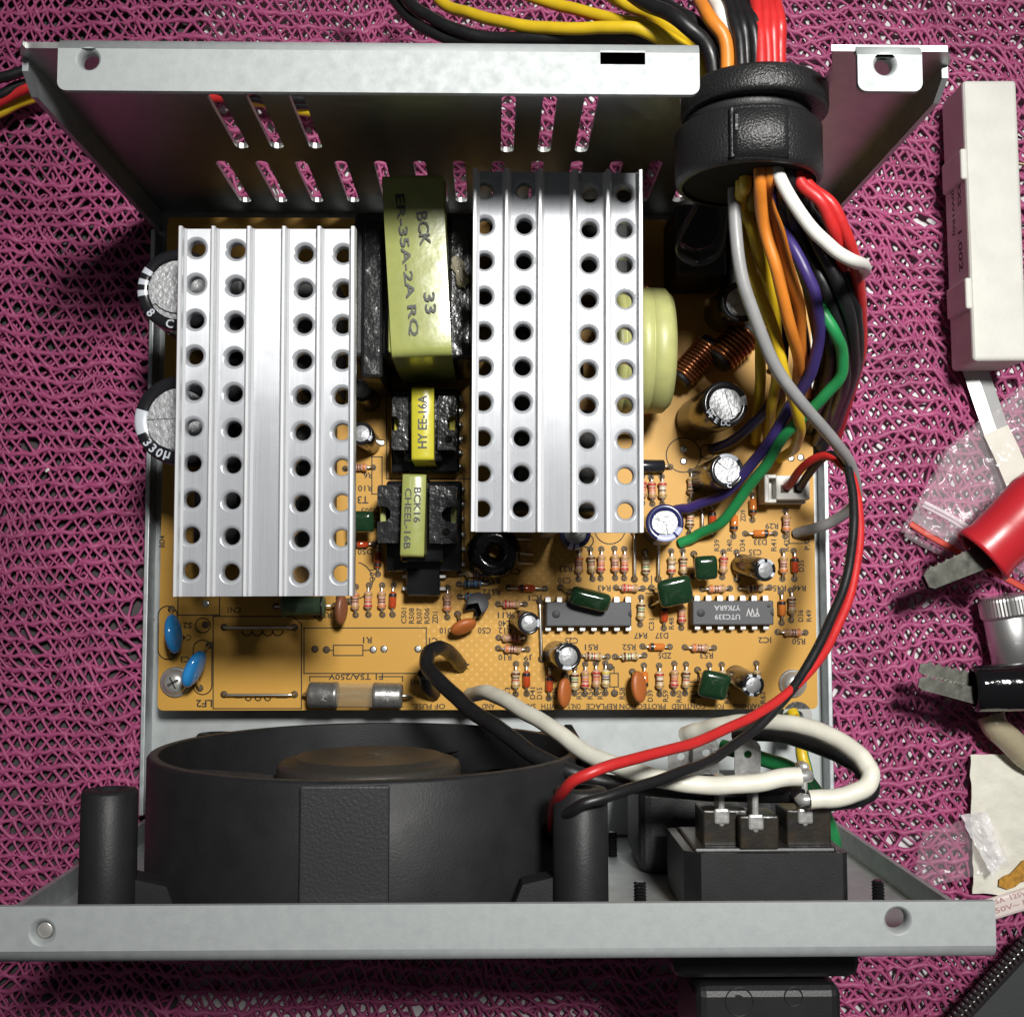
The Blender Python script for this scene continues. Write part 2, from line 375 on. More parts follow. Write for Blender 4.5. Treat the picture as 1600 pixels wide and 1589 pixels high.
Mrear = Matrix(((1, 0, 0, 0), (0, 0, 1, HY - T), (0, 1, 0, 0), (0, 0, 0, 1)))   # local (x, z, t) -> world
def slot(x, z0, z1, w=1.25):
    return [(x + w * math.cos(a) * 1.0, (z1 - w + w * math.sin(a))) for a in [PI * i / 6 for i in range(7)]] + [(x + w * math.cos(a), (z0 + w + w * math.sin(a))) for a in [PI + PI * i / 6 for i in range(7)]]
holes = []
rz0 = WY(365, 232, HY - T); rz1 = WY(340, 150, HY - T)
for px in (372, 428, 489): holes.append(slot(WY(px, 218, HY - T).x, WY(px, 232, HY - T).z, WY(px, 148, HY - T).z))
for px in (793, 852, 911): holes.append(slot(WY(px, 220, HY - T).x, WY(px, 238, HY - T).z, WY(px, 150, HY - T).z))
xs = [372 + 58.0 * i for i in range(14)]
for px in xs:
    a = WY(px, 295, HY - T)
    if a.x < 50: holes.append(slot(a.x, WY(px, 316, HY - T).z, WY(px, 252, HY - T).z))
GX, GZ, GR = 45.0, 64.5, 11.6                          # cable gland centre and throat
xr = WY(1311, 62, HY - T).x
out = [(-HX, 0), (HX, 0), (HX, H - 5), (HX - 2, H - 1)]
out += [(xr, H - 1), (GX + GR, H - 8)]
out += [(GX + GR * math.cos(a), GZ + GR * math.sin(a)) for a in [0.15 - (PI + 0.3) * i / 16 for i in range(17)]]
out += [(GX - GR, H - 2.2), (-HX + 2, H - 2.2), (-HX + 2, H - 1), (-HX, H - 5)]
mb = MB(); mb.plate(out, holes, 0, T, Mrear); build('rear_panel', mb, STEEL_IN, case)
def flange(x0, x1, y0, y1, holes, corners, mbx=None):
    m = mbx or MB(); m.plate(rrect(x0, y0, x1, y1, 1.4, 5, corners), [h[:] for h in holes], H - T, H); return m
def dimple(m, x, y, z, R0, r1, depth, n=20, wall=True, mat=0):  # pressed-in rim of a punched hole
    pr = [(R0, z), (R0 - (R0 - r1) * .25, z - depth * .06), (R0 - (R0 - r1) * .6, z - depth * .3), (R0 - (R0 - r1) * .9, z - depth * .7), (r1, z - depth)]
    if wall: pr.append((r1, z - depth - 0.9))
    m.lathe(pr, n, mat, TR((x, y, 0)), True)
a0 = W(90, 100, H).x; a1 = W(1093, 100, H).x; yf = W(600, 145, H).y
hp = W(138, 93, H); rp0 = W(938, 101, H); rp1 = W(1008, 80, H)
mb = flange(a0, a1, yf, HY - 2, [circ(hp.x, hp.y, 2.0), [(rp0.x, rp0.y), (rp1.x, rp0.y), (rp1.x, rp1.y), (rp0.x, rp1.y)]], (0, 0, 1, 1))
dimple(mb, hp.x, hp.y, H, 2.0, 1.35, 1.2); m2 = bend(HY, 1, a0, a1, 2.0); mb.add(m2.v, m2.f, 0, True)
build('top_flange', mb, STEEL_WORN, case, 'long top flange with a round hole and a rectangular slot')
b0 = W(1340, 100, H).x; b1 = W(1441, 100, H).x; yb = W(1390, 143, H).y; hp2 = W(1383, 101, H)
mb = flange(b0, b1, yb, HY - 2, [circ(hp2.x, hp2.y, 2.0)], (0, 0, 1, 1)); dimple(mb, hp2.x, hp2.y, H, 2.0, 1.4, 1.2); m2 = bend(HY, 1, b0, b1, 2.0); mb.add(m2.v, m2.f, 0, True)
build('top_flange', mb, STEEL_WORN, case, 'short square tab with one round hole')
fy = W(760, 1412, H).y; fx0, fx1 = -HX - 1.3, HX + 1.3
FYO = W(760, 1500, H - 1).y
h3 = W(1403, 1438, H); h4 = W(66, 1456, H)
mb = MB(); mb.plate([(fx0, FYO + 2), (fx1, FYO + 2), (fx1, fy), (fx0, fy)], [circ(h3.x, h3.y, 2.2), circ(h4.x, h4.y, 2.1)], H - T, H)
dimple(mb, h3.x, h3.y, H, 2.2, 1.6, 1.2); dimple(mb, h4.x, h4.y, H, 2.1, 1.3, 1.1)
m2 = bend(FYO, -1, fx0, fx1, 2.0); mb.add(m2.v, m2.f, 0, True)
build('top_flange', mb, STEEL_WORN, case, 'smudged wide flange along the fan end with two screw holes')
mb = MB(); mb.cyl((h4.x, h4.y, H - 3.2), (h4.x, h4.y, H - 1.0), 1.2, n=14, bev=.2); build('screw_end', mb, NICKEL, case)
mb = MB(); mb.plate([(-HX, 0), (HX, 0), (fx1, H - 2.0), (fx0, H - 2.0)], [], 0, T, Matrix(((1, 0, 0, 0), (0, 0, 1, FYO), (0, 1, 0, 0), (0, 0, 0, 1)))); build('fan_end_panel', mb, STEEL, case)
for sx in (-1, 1):
    mb = MB(); mb.rbox((sx * (HX - .5), 0, 3.6), (1.0, 128, 5.4), 0.2); build('side_lip', mb, STEEL, case)
    mb = MB(); mb.plate([(HY - 5.6, 1), (HY - 1, 1), (HY - 1, H - 6), (HY - 3.0, H - 6), (HY - 5.6, H - 10)], [], -.5, .5, Matrix(((0, 0, 1, sx * (HX - .5)), (1, 0, 0, 0), (0, 1, 0, 0), (0, 0, 0, 1)))); build('wall_edge', mb, STEEL, case)
    mb = MB(); mb.plate([(FYO + 1, 1), (FYO + 5.4, 1), (FYO + 5.4, H - 4), (FYO + 1, H - 4)], [], -.5, .5, Matrix(((0, 0, 1, sx * (HX - .5)), (1, 0, 0, 0), (0, 1, 0, 0), (0, 0, 0, 1)))); build('wall_edge', mb, STEEL, case)
for (px, py, z, L) in ((957, 1328, 20, 5), (1000, 1400, 75, 8.6), (1372, 1400, 75, 8.6)):
    c = W(px, py, z); mb = MB(); pts = []
    prof = [(0, 0)] + [(1.05 if k % 2 else .85, 0.25 * k) for k in range(int(L / .25))] + [(0.7, L), (0, L)]
    mb.lathe(prof, 12, 0, aim((c.x, FYO + 1, z), (c.x, FYO + 2, z)), False); build('screw', mb, BLACK_GLOSS, case)
mb = MB(); c = W(1012, 1385, 68); mb.rbox((c.x, FYO + 1.3, 68), (9, 1.2, 3), .5); build('pressed_rib', mb, STEEL, case)

# ------------------------------------------------------------------ circuit board
BZ = 9.6
b00 = W(246, 1110, BZ); b11 = W(1275, 345, BZ); b11.x = W(1274, 900, BZ).x
board = thing('circuit_board', (0, 10, 8), 'yellow circuit board filling the case, crowded with soldered parts', 'circuit board')
mb = MB(); mb.plate(rrect(b00.x, b00.y, b11.x, b11.y, 1.2), [], BZ - 1.6, BZ); build('laminate', mb, PCB, board)
for (x, y) in ((272, 1067), (1240, 1070), (270, 400), (1240, 400)):
    c = W(x, y, BZ); mb = MB(); mb.cyl((c.x, c.y, T), (c.x, c.y, BZ - 1.6), 3.0, 2.2, 14); build('standoff', mb, STEEL, board)
# printed lettering and outlines
sk = MB(); ZS = BZ + 0.03
def ln(pts, w=0.24, close=False):
    P = [W(x, y, ZS) for x, y in pts]
    if close: P.append(P[0])
    for a, b in zip(P, P[1:]):
        d = (b - a); L = d.length
        if L < 1e-6: continue
        d /= L; n = Vector((-d.y, d.x, 0)) * w / 2; a = a - d * w / 2; b = b + d * w / 2
        sk.add([a - n, b - n, b + n, a + n], [(0, 1, 2, 3)])
def ring(x, y, r, w=0.24, n=28, a0=0, a1=2 * PI): ln([(x + r * math.cos(a0 + (a1 - a0) * i / n), y + r * math.sin(a0 + (a1 - a0) * i / n)) for i in range(n + 1)], w)
def oval(x0, y0, x1, y1): ln([(x, y) for x, y in rrect(x0, y0, x1, y1, (x1 - x0) / 2 - .2, 8)], close=True)
def tx(s, x, y, rot=180, hpx=9.5, wpx=None):
    text(sk, s, TR(W(x, y, ZS + .02), rot), hpx / S(BZ), (wpx / S(BZ)) if wpx else (len(s) * hpx * 0.72 / S(BZ)))
for s, x, y in (('S2', 293, 977), ('C4', 292, 996), ('C3', 289, 1030), ('CN1', 366, 953), ('R503', 504, 961), ('R1', 574, 1000), ('C1', 677, 1001), ('TH1', 652, 1066),
        ('R10', 789, 1027), ('J9', 825, 1027), ('R11', 788, 961), ('C40', 789, 974), ('R12', 789, 985), ('R511', 768, 907), ('R512', 768, 925), ('C25', 893, 1001), ('R51', 924, 1011), ('R52', 983, 1011),
        ('R47', 1001, 993), ('D37', 1034, 993), ('ZD5', 1039, 1024), ('R53', 1104, 1024), ('IC2', 1195, 1000), ('R50', 1248, 1002), ('R45', 1218, 919), ('R46', 1249, 919), ('C35', 1180, 863), ('D33', 1188, 847),
        ('R29', 1206, 822), ('R43', 944, 919), ('IC1', 836, 934), ('C50', 757, 985), ('D10', 697, 985), ('C30', 882, 907), ('R33', 884, 889), ('C21', 803, 893), ('R6', 575, 743), ('R101', 568, 763), ('D503', 578, 798), ('D501', 568, 862), ('D28', 1075, 668)): tx(s, x, y)
tx('LF2', 319, 1099, 180, 11.5); tx('T3', 567, 781, 180, 12); tx('F1 T5A/250V', 556, 1057.5, 180, 9, 84)
for s, x, w in (('OF FUSE.', 670, 51), ('AND', 763, 20), ('WITH', 859, 26), ('SAM', 827, 20), ('ONLY', 897, 21), ('REPLACE', 940, 48), ('PROTECTION', 1004, 72), ('CONTIUED', 1076, 53), ('FOR', 1123, 16), ('WARNING:', 1169, 48)): tx(s, x, 1103.5, 180, 8.5, w)
for s, x, y in (('C501', 631, 962), ('R508', 643, 962), ('R507', 655, 962), ('R506', 667, 962), ('ZD1', 680, 965), ('R13', 793, 1083), ('D41', 832, 1083), ('D15', 843, 1083), ('C36', 867, 1083), ('R55', 905, 1083),
        ('R56', 922, 1083), ('R57', 938, 1083), ('R58', 972, 1083), ('D39', 1016, 1087), ('R59', 1040, 1087), ('R60', 1061, 1088), ('R61', 1083, 1089), ('R48', 1049, 974), ('C31', 1018, 976), ('D36', 1251, 962), ('R49', 1264, 962),
        ('D34', 1160, 852), ('R41', 1209, 852), ('R42', 1229, 852), ('D35', 1252, 884), ('P.G', 1261, 850), ('ZD9', 1161, 806), ('BD4', 253, 846), ('R39', 1120, 852), ('R40', 1140, 852), ('R62', 1136, 1090), ('R63', 1192, 1090)): tx(s, x, y, 90, 8.5)
tx('Q01', 582, 900, 90); tx('N', 727, 1040, 75, 12)
oval(247, 947, 277, 1030); oval(302, 1000, 331, 1085); ring(317, 977, 11.5)
ln([(333, 963), (458, 963), (471, 975), (471, 1107), (333, 1107)], close=True); ln([(278, 920), (278, 961), (343, 961), (343, 920)])
ln([(475, 981), (666, 981), (666, 1052), (475, 1052)], close=True); ln([(521, 1008), (567, 1008), (567, 1024), (521, 1024)], close=True); ln([(510, 1016), (521, 1016)]); ln([(567, 1016), (577, 1016)])
ln([(484, 1064), (484, 1057), (518, 1057)]); ln([(592, 1057), (629, 1057), (629, 1064)]); ln([(484, 1104), (629, 1104)])
for k in range(3): ring(388 + 15 * k, 1090, 4.5)
ln([(360, 1085), (369, 1090), (378, 1090)]); ln([(432, 1090), (448, 1090), (452, 1085)])
for k in range(4): ring(386 + 16 * k, 985, 8, a0=0, a1=PI, n=12)
ln([(1178, 640), (1178, 641)])
ring(1068, 711, 27); ring(1105, 706, 11); ring(553, 907, 29, a0=-1.3, a1=1.3); ring(917, 845, 10); ring(953, 826, 24, a0=.1, a1=PI - .1, n=16)
ln([(1256, 718), (1269, 718), (1269, 736), (1262, 736), (1262, 742)]); ln([(1233, 828), (1233, 849), (1262, 849)])
ln([(953, 1052), (966, 1052), (966, 1073), (953, 1073)], close=True); ln([(959.5, 1042), (959.5, 1052)]); ln([(959.5, 1073), (959.5, 1083)])
ln([(597, 714), (597, 772), (581, 772), (581, 714)], close=True); ln([(604, 612), (604, 748), (735, 748)]); ln([(725, 744), (725, 900)]); ln([(735, 600), (735, 900)])
ln([(848, 942), (848, 985)]); ln([(1018, 900), (1018, 912)]); ln([(1009, 920), (1027, 920)]); ln([(1009, 927), (1027, 927)]); ln([(1018, 934), (1018, 944)])
ln([(1049, 880), (1058, 880)]); ln([(1066, 888), (1086, 888)]); ln([(1078, 1065), (1092, 1065)]); ln([(1078, 1072), (1092, 1072)]); ln([(1090, 1048), (1090, 1064)])
for (x, y) in ((1068, 705), (1068, 720), (1235, 716), (1250, 715), (492, 1014), (510, 1015), (583, 1015), (600, 1014), (653, 1014), (596, 692)):
    pass
tag(build('silkscreen_print', sk, SILK, board, recalc=False))
hl = MB(); hr = MB()
for (x, y, k) in ((1068, 702, 1), (1068, 721, 1), (1236, 716, 1), (1251, 715, 1), (492, 1014, 0), (510, 1015, 0), (583, 1015, 1), (600, 1014, 1), (653, 1014, 1), (596, 692, 1), (321, 976, 0), (953, 1042, 0), (960, 1083, 0), (322, 943, 1)):
    c = W(x, y, BZ); (hl if k else hr).lathe([(0, .05), (0.45, .05), (0.8, .02), (0.8, 0)], 12, 0, TR((c.x, c.y, BZ + .02)))
build('solder_pad', hl, TIN, board); build('drill_hole', hr, DARKHOLE, board)

# ---- small axial parts: resistors, glass diodes, jumpers
BANDS = {'brown': (0.10, 0.025, 0.01), 'red': (0.40, 0.03, 0.02), 'orange': (0.55, 0.16, 0.03), 'black': (0.02, 0.02, 0.02), 'gold': (0.36, 0.22, 0.06), 'violet': (0.12, 0.06, 0.22), 'yellow': (0.55, 0.4, 0.05), 'green': (0.05, 0.2, 0.08), 'white': (0.6, 0.6, 0.58)}
BM = {k: mat('band_' + k, v, 0.35) for k, v in BANDS.items()}
BODY = {'beige': mat('resistor_beige', (0.52, 0.40, 0.26), 0.35), 'pink': mat('resistor_pinkish', (0.50, 0.29, 0.21), 0.35), 'blue': mat('resistor_blue', (0.10, 0.22, 0.36), 0.3), 'cream': mat('resistor_cream', (0.55, 0.47, 0.30), 0.35),
        'glass': mat('red_glass', (0.42, 0.055, 0.015), 0.08, coat=0.6), 'amber': mat('amber_glass', (0.55, 0.16, 0.03), 0.08, coat=0.6), 'black': mat('black_epoxy', (0.014, 0.015, 0.018), 0.25), 'green': mat('resistor_green', (0.10, 0.17, 0.10), 0.45)}
VAR = {'r1': ('beige', ('brown', 'black', 'red', 'gold')), 'r2': ('pink', ('red', 'red', 'orange', 'gold')), 'r3': ('pink', ('orange', 'brown', 'brown', 'gold')), 'r4': ('cream', ('brown', 'green', 'brown', 'gold')), 'r5': ('cream', ('yellow', 'violet', 'black', 'gold')),
       'r6': ('beige', ('red', 'white', 'brown', 'gold')), 'rb': ('blue', ('black', 'brown', 'black', 'brown')), 'd1': ('glass', ()), 'd2': ('amber', ()), 'dk': ('black', ('white',)), 'rg': ('green', ('black',))}
AX = {}
def axial_mesh(var, L, scale=1.0):
    key = (var, round(L * 2) / 2, scale)
    if key in AX: return AX[key]
    body, bands = VAR[var]; isd = var[0] == 'd'
    bl = min((3.5 if not isd else 3.3) * scale, L - 1.6); r = (0.92 if not isd else 0.80) * scale
    m = MB(); h = bl / 2; zc = r + .12; M = Matrix.Translation((0, 0, zc)) @ Matrix.Rotation(PI / 2, 4, 'Y')
    if isd:
        prof = [(.28, -h - .15), (r * .7, -h), (r, -h + .25), (r, -h + .45), (r, -h + 1.0), (r, h - .25), (r * .7, h), (.28, h + .15)]
        m.lathe(prof, 12, 0, M, True, mats=lambda j, a: 1 if j in (2, 3) else 0)
        mats = [BODY[body], BM['black' if var != 'dk' else 'white'], TIN, DARKHOLE]
    else:
        prof = [(.28, -h - .2), (r * .75, -h), (r, -h + .3), (r, -h + .75)]; q = -h + .95
        prof.append((r * .82, q)); seg = (bl - 1.9) / 6
        for k in range(6): q += seg; prof.append((r * .82, q))
        prof += [(r, h - .75), (r, h - .3), (r * .75, h), (.28, h + .2)]
        bidx = {2: 0, 5: 1, 7: 2, 11: 3}
        bl_ = [BM[b] for b in bands]
        m.lathe(prof, 12, 0, M, True, mats=lambda j, a: (4 + bidx[j]) if j in bidx and bidx[j] < len(bl_) else 0)
        mats = [BODY[body], BM['black'], TIN, DARKHOLE] + bl_
    for s in (-1, 1):
        e = s * L / 2
        m.tube([(s * (h + .05), 0, zc), (e - s * .55, 0, zc), (e - s * .15, 0, zc - .25), (e, 0, 0.15)], .27, 6, 2, False)
        m.lathe([(.35, .06), (.72, .05), (.74, 0)], 10, 3, TR((e, 0, 0)), False)
        m.lathe([(0, .28), (.3, .2), (.42, .05)], 8, 2, TR((e, 0, 0)), True)
    AX[key] = mesh_of(m, 'axial', mats); return AX[key]
def axial(var, x0, y0, x1, y1, scale=1.0, name=None):
    a = W(x0, y0, BZ); b = W(x1, y1, BZ); d = b - a
    M = TR((a + b) / 2 + Vector((R.uniform(-.15, .15), R.uniform(-.15, .15), 0)), math.degrees(math.atan2(d.y, d.x)) + (180 if R.random() < .5 else 0) + R.gauss(0, 1.6))
    M.translation.z = BZ
    nm = name or ('glass_diode' if var[0] == 'd' else 'resistor')
    return place(nm, axial_mesh(var, d.length, scale), M, board)
for (x, y0, y1, v) in ((556, 916, 960, 'r3'), (575.5, 914, 960, 'r2'), (597, 914, 960, 'r3'), (615, 914, 960, 'd1'), (699, 919, 966, 'r3'), (590, 854, 898, 'd1'),
        (806, 1037, 1084, 'r1'), (823, 1037, 1084, 'd1'), (858, 1043, 1090, 'd1'), (897, 1045, 1084, 'r4'), (913, 1037, 1084, 'r2'), (931, 1037, 1084, 'r2'), (946.5, 1037, 1084, 'r5'), (1006, 1040, 1083, 'd2'),
        (1030, 1040, 1084, 'r6'), (1053, 1038, 1084, 'r2'), (1072, 1039, 1084, 'r1'), (1109, 1039, 1084, 'r1'), (1128, 1039, 1084, 'r1'), (1181, 1038, 1084, 'r1'),
        (904, 858, 906, 'r3'), (923.5, 858, 904, 'r1'), (938, 858, 905, 'r2'), (960, 858, 904, 'r3'), (976, 858, 905, 'r2'), (1008, 862, 904, 'r4'), (1048, 862, 904, 'r6'), (1066, 862, 904, 'r1'), (1130, 862, 901, 'r2'),
        (1151, 862, 905, 'd2'), (1223, 862, 904, 'r3'), (1241, 862, 905, 'd1'), (1001, 934, 976, 'r4'), (1036, 938, 980, 'd1'), (1065, 938, 980, 'r2'), (1220, 925, 972, 'd2'), (1236, 922, 970, 'r1'),
        (1004, 744, 788, 'r2'), (1018, 744, 788, 'r2'), (1035, 744, 788, 'r6'), (1079, 736, 781, 'r1'), (1078, 788, 834, 'r1'), (1112, 790, 834, 'd1'), (1146, 798, 838, 'd2'), (1175, 772, 812, 'd2'), (1228, 798, 838, 'r3')): axial(v, x, y0, x, y1)
for (y, x0, x1, v) in ((896, 720, 764, 'r1'), (913, 718, 762, 'rb'), (931, 718, 762, 'rb'), (919, 795, 852, 'd1'), (943, 776, 820, 'r2'), (996, 778, 818, 'r2'), (1014, 778, 826, 'r3'), (919, 962, 1004, 'r2'), (1024, 905, 948, 'r1'), (1024, 960, 1006, 'r4'),
        (1011, 1003, 1048, 'd2'), (1012, 1070, 1116, 'r3'), (919, 1096, 1140, 'r3'), (919, 1156, 1202, 'r1'), (988, 1214, 1258, 'r3'), (834, 1165, 1212, 'd2'), (731, 540, 582, 'r3'), (850, 545, 585, 'd1')): axial(v, x0, y, x1, y)
axial('dk', 985, 729, 1047, 729, 1.75, 'power_diode')
axial('rg', 430, 948, 522, 944, 2.6, 'power_resistor')
def jumper(x0, y0, x1, y1, h=1.0):
    a = W(x0, y0, BZ); b = W(x1, y1, BZ); d = (b - a).normalized(); u = Vector((0, 0, h))
    mb = MB(); mb.tube(smoothpath([a, a + d * .4 + u * .8, a + d * 1.2 + u, (a + b) / 2 + u * 1.1, b - d * 1.2 + u, b - d * .4 + u * .8, b], 3), .33, 7)
    for q in (a, b): mb.lathe([(.3, .06), (.8, .05), (.82, 0)], 10, 1, TR(q))
    build('jumper_wire', mb, [TIN, DARKHOLE], board)
for j in ((990.5, 833, 991, 905), (1028, 845, 1028, 905), (1096, 795, 1096, 832), (843, 940, 846, 1030), (350, 1085, 460, 1085), (350, 980, 460, 980)): jumper(*j)

# ---- electrolytic capacitors
def elco(tx_, ty_, tz, r, bx=None, by=None, groove=0, sleeve=SLEEVE, side=None, marks=(), mark=MARK, roll=0.0, rs=0.70, label=None, letters=None):
    top = W(tx_, ty_, tz); base = W(bx, by, BZ) if bx else Vector((top.x, top.y, BZ)); base.z = BZ + .3
    h = (top - base).length; M = aim(base, top, roll)
    up = M.to_3x3(); X = up @ Vector((1, 0, 0)); ax = math.atan2(X.y, X.x)     # azimuths below count from the +X of the photo
    def mats(j, a):
        g = (a + ax) % (2 * PI)
        for (c, w, low) in marks:
            dd = abs((g - math.radians(c) + PI) % (2 * PI) - PI)
            if dd < math.radians(w) and (j >= 6 or low): return 2
        return 1 if (3 <= j <= 4) and side is not None else 0
    prof = [(0, 0), (r * .9, 0), (r * .97, .4), (r * .95, .9), (r, 1.2), (r, h * .8), (r, h - .7), (r * .985, h - .3), (r * .94, h - .05), (r * .88, h), (r * (rs + .03), h - .02), (r * rs, h - .22)]
    m = MB(); m.lathe(prof, 40, 0, None, True, mats=mats)
    o = place('electrolytic_capacitor', mesh_of(m, 'electrolytic_capacitor', [sleeve, side or sleeve, mark]), M, board, label)
    t = MB(); rr = r * rs
    t.lathe([(rr, h - .5), (rr, h - .25), (rr * .95, h - .16), (0, h - .16)] if groove == 0 else [(rr, h - .6), (rr * .2, h - .42), (0, h - .42)], 32, 0, None, True)
    if groove:
        for k in range(groove):
            a0 = 2 * PI * k / groove; a1 = 2 * PI * (k + 1) / groove; g = min(.16, rr * .05); poly = []
            am = (a0 + a1) / 2; off = Vector((math.cos(am), math.sin(am))) * g / math.sin((a1 - a0) / 2)
            poly.append((off.x, off.y)); n = 10; dg = g / rr
            for i in range(n + 1): a = a0 + dg + (a1 - a0 - 2 * dg) * i / n; poly.append((rr * .985 * math.cos(a), rr * .985 * math.sin(a)))
            tilt = Matrix.Rotation(R.uniform(-.03, .03), 4, 'X') @ Matrix.Rotation(R.uniform(-.03, .03), 4, 'Y')
            t.plate(poly, [], h - .42, h - .12, tilt @ Matrix.Translation((0, 0, 0)))
    sub('can_top', mesh_of(t, 'can_top', SILVER), o)
    if letters:
        lm = MB()
        for s, ang, hh in letters:
            g = math.radians(ang) - ax; q = (r * (rs + .985) / 2)
            text(lm, s, Matrix.Translation((q * math.cos(g), q * math.sin(g), h + .03)) @ Matrix.Rotation(g + PI / 2, 4, 'Z'), hh)
        sub('rim_lettering', mesh_of(lm, 'rim_lettering', mark, False), o)
    return o
elco(278, 452, 42, 7.9, groove=3, roll=.5, marks=((150, 6, 0), (168, 6, 0), (186, 6, 0)), rs=.73, label='bulk capacitor with pale bars on its rim', letters=(('8', 222, 1.7), ('C', 258, 1.7)))
elco(279, 656, 42, 8.5, groove=2, roll=.05, marks=((172, 8, 0), (190, 8, 0)), rs=.70, label='bulk capacitor printed 330 on its rim', letters=(('3', 217, 1.75), ('3', 229, 1.75), ('0', 241, 1.75), ('µ', 253, 1.75)))
BR = SLEEVE_BR
elco(827, 974, 20.6, 2.35, 812, 969, side=BR, marks=((5, 22, 0),), label='small capacitor between resistors and a wire link')
elco(888, 1026, 20.8, 2.85, 868, 1021, side=BR, marks=((262, 22, 0),), letters=(('S', 150, .9),), label='small capacitor above an orange disc')
elco(1039, 817, 25, 3.9, 1030, 825, groove=3, roll=.4, sleeve=SLEEVE_NAVY, mark=MARK_LAV, marks=((275, 28, 1), (330, 12, 0)), rs=.66, label='navy sleeved capacitor beside the purple wire')
elco(1137, 735, 25, 3.6, 1103, 751, groove=3, roll=2.6, side=BR, marks=((65, 22, 0), (100, 15, 0)), rs=.74, label='capacitor with a three way scored top', letters=(('C', 275, 1.0),))
elco(1134, 631, 30, 4.7, 1088, 657, groove=4, roll=.1, side=BR, marks=((10, 14, 1),), rs=.70, label='tall capacitor with a cross scored top', letters=(('V', 205, 1.1), ('+', 218, 1.1), ('E', 240, 1.1), ('D', 262, 1.1), ('C', 275, 1.1)))
elco(1197, 891, 20.2, 2.4, 1157, 882, side=BR, sleeve=SLEEVE, marks=((60, 25, 0), (120, 18, 0), (330, 15, 0)), label='small leaning capacitor above the printed chip')
elco(1178, 1071, 20.2, 2.4, 1147, 1055, side=BR, marks=((60, 10, 0), (110, 10, 0), (200, 12, 0), (260, 14, 0)), label='small leaning capacitor near the corner screw')
elco(564, 609, 20, 2.5, 578, 628, side=BR, marks=((80, 22, 0),), label='small capacitor half under the heat sink, farther up')
elco(564, 677, 20, 2.5, 578, 694, side=BR, marks=((330, 16, 0),), label='small capacitor half under the heat sink, nearer the transformer')
elco(899, 833, 24, 3.2, 896, 838, groove=0, sleeve=SLEEVE_NAVY, mark=MARK_LAV, marks=((255, 10, 1), (280, 10, 1)), label='capacitor peeking out from under the heat sink edge')
elco(1158, 472, 30, 4.2, 1128, 492, groove=4, roll=.6, side=BR, label='capacitor in shade under the wires')

# ---- film and disc capacitors
def pillow(nx, ny, nz, e=0.55, n=20, m=12):          # soft-edged lens or slab
    mb = MB(); vs = []; fs = []
    def sp(v, p): return math.copysign(abs(v) ** p, v)
    for j in range(m + 1):
        t = -PI / 2 + PI * j / m
        for i in range(n):
            a = 2 * PI * i / n; vs.append((nx * sp(math.cos(t), .7) * sp(math.cos(a), e), ny * sp(math.cos(t), .7) * sp(math.sin(a), e), nz * sp(math.sin(t), .8)))
    for j in range(m):
        for i in range(n): fs.append((j * n + i, j * n + (i + 1) % n, (j + 1) * n + (i + 1) % n, (j + 1) * n + i))
    return mb.add(vs, fs, 0, True)
def lens(name, m, c, rotz, tilt, half, material, label=None, leads=None):
    M = TR(c, rotz) @ Matrix.Rotation(math.radians(tilt), 4, 'X')
    mb = pillow(half[0], half[1], half[2], m); mb.v = [M @ v for v in mb.v]
    o = build(name, mb, material, board, label)
    if leads:
        for (x, y) in leads:
            q = W(x, y, BZ); e = Vector((c[0], c[1], c[2])) + (q - Vector(c)) * .45; e.z = max(e.z, BZ + .8)
            lm = MB(); lm.tube(smoothpath([e, (e + q) / 2 + Vector((0, 0, .4)), q], 3), .28, 6); lm.lathe([(.3, .06), (.8, .05), (.82, 0)], 10, 1, TR(q)); build('lead', lm, [TIN, DARKHOLE], o)
    return o
def filmcap(x, y, z, wpx, hpx, rot, tilt, leads, label=None, depth=1.5): return lens('film_capacitor', .32, W(x, y, z), rot, tilt, (wpx / S(z) / 2, hpx / S(z) / 2, depth), GREEN_M, label, leads)
filmcap(922, 936, 17.0, 64, 30, -14, 35, ((876, 918), (890, 925)), 'dark drop shaped film capacitor leaning over a chip', 1.6)
filmcap(1055, 924, 17.5, 54, 46, 13, 22, ((1018, 919), (1018, 946)))
filmcap(1103, 887, 16.5, 36, 38, 4, 15, ((1084, 866), (1084, 900)))
filmcap(1116, 1070, 16.5, 46, 44, -12, 18, ((1090, 1047), (1092, 1085)))
filmcap(566, 815, 17, 38, 34, 0, 10, ((590, 808), (590, 820)), 'dark film capacitor half under a heat sink')
def disc(c, half, rotz, tilt, material, leads, label=None): return lens('disc_capacitor', 1.0, c, rotz, tilt, half, material, label, leads)
disc(W(271, 990, 16), (4.1, 2.9, 1.15), 97, 78, BLUE_D, ((268, 952), (272, 1020)), 'blue disc capacitor standing beside the board edge')
disc(W(303, 1045, 16), (4.1, 2.9, 1.25), 66, 74, BLUE_D, ((327, 1008), (312, 1075)), 'blue disc capacitor leaning over the screw')
disc(W(724, 979, 14), (2.9, 1.9, 1.0), 22, 50, ORANGE_D, ((715, 960), (745, 962)), 'orange disc under the dark transistor')
disc(W(882, 1082, 14), (3.2, 1.7, .9), 88, 40, ORANGE_D, ((882, 1055), (890, 1060)), 'orange disc at the foot of a small capacitor')
disc(W(998, 1073, 14), (3.4, 1.9, .9), 96, 35, ORANGE_D, ((988, 1050), (990, 1062)), 'broad orange disc beside an orange diode')
disc(W(533, 952, 15), (3.2, 1.6, 1.0), 88, 55, mat('brown_disc', (0.20, 0.07, 0.03), .4), ((530, 935), (545, 940)), 'brown disc at the heat sink corner')

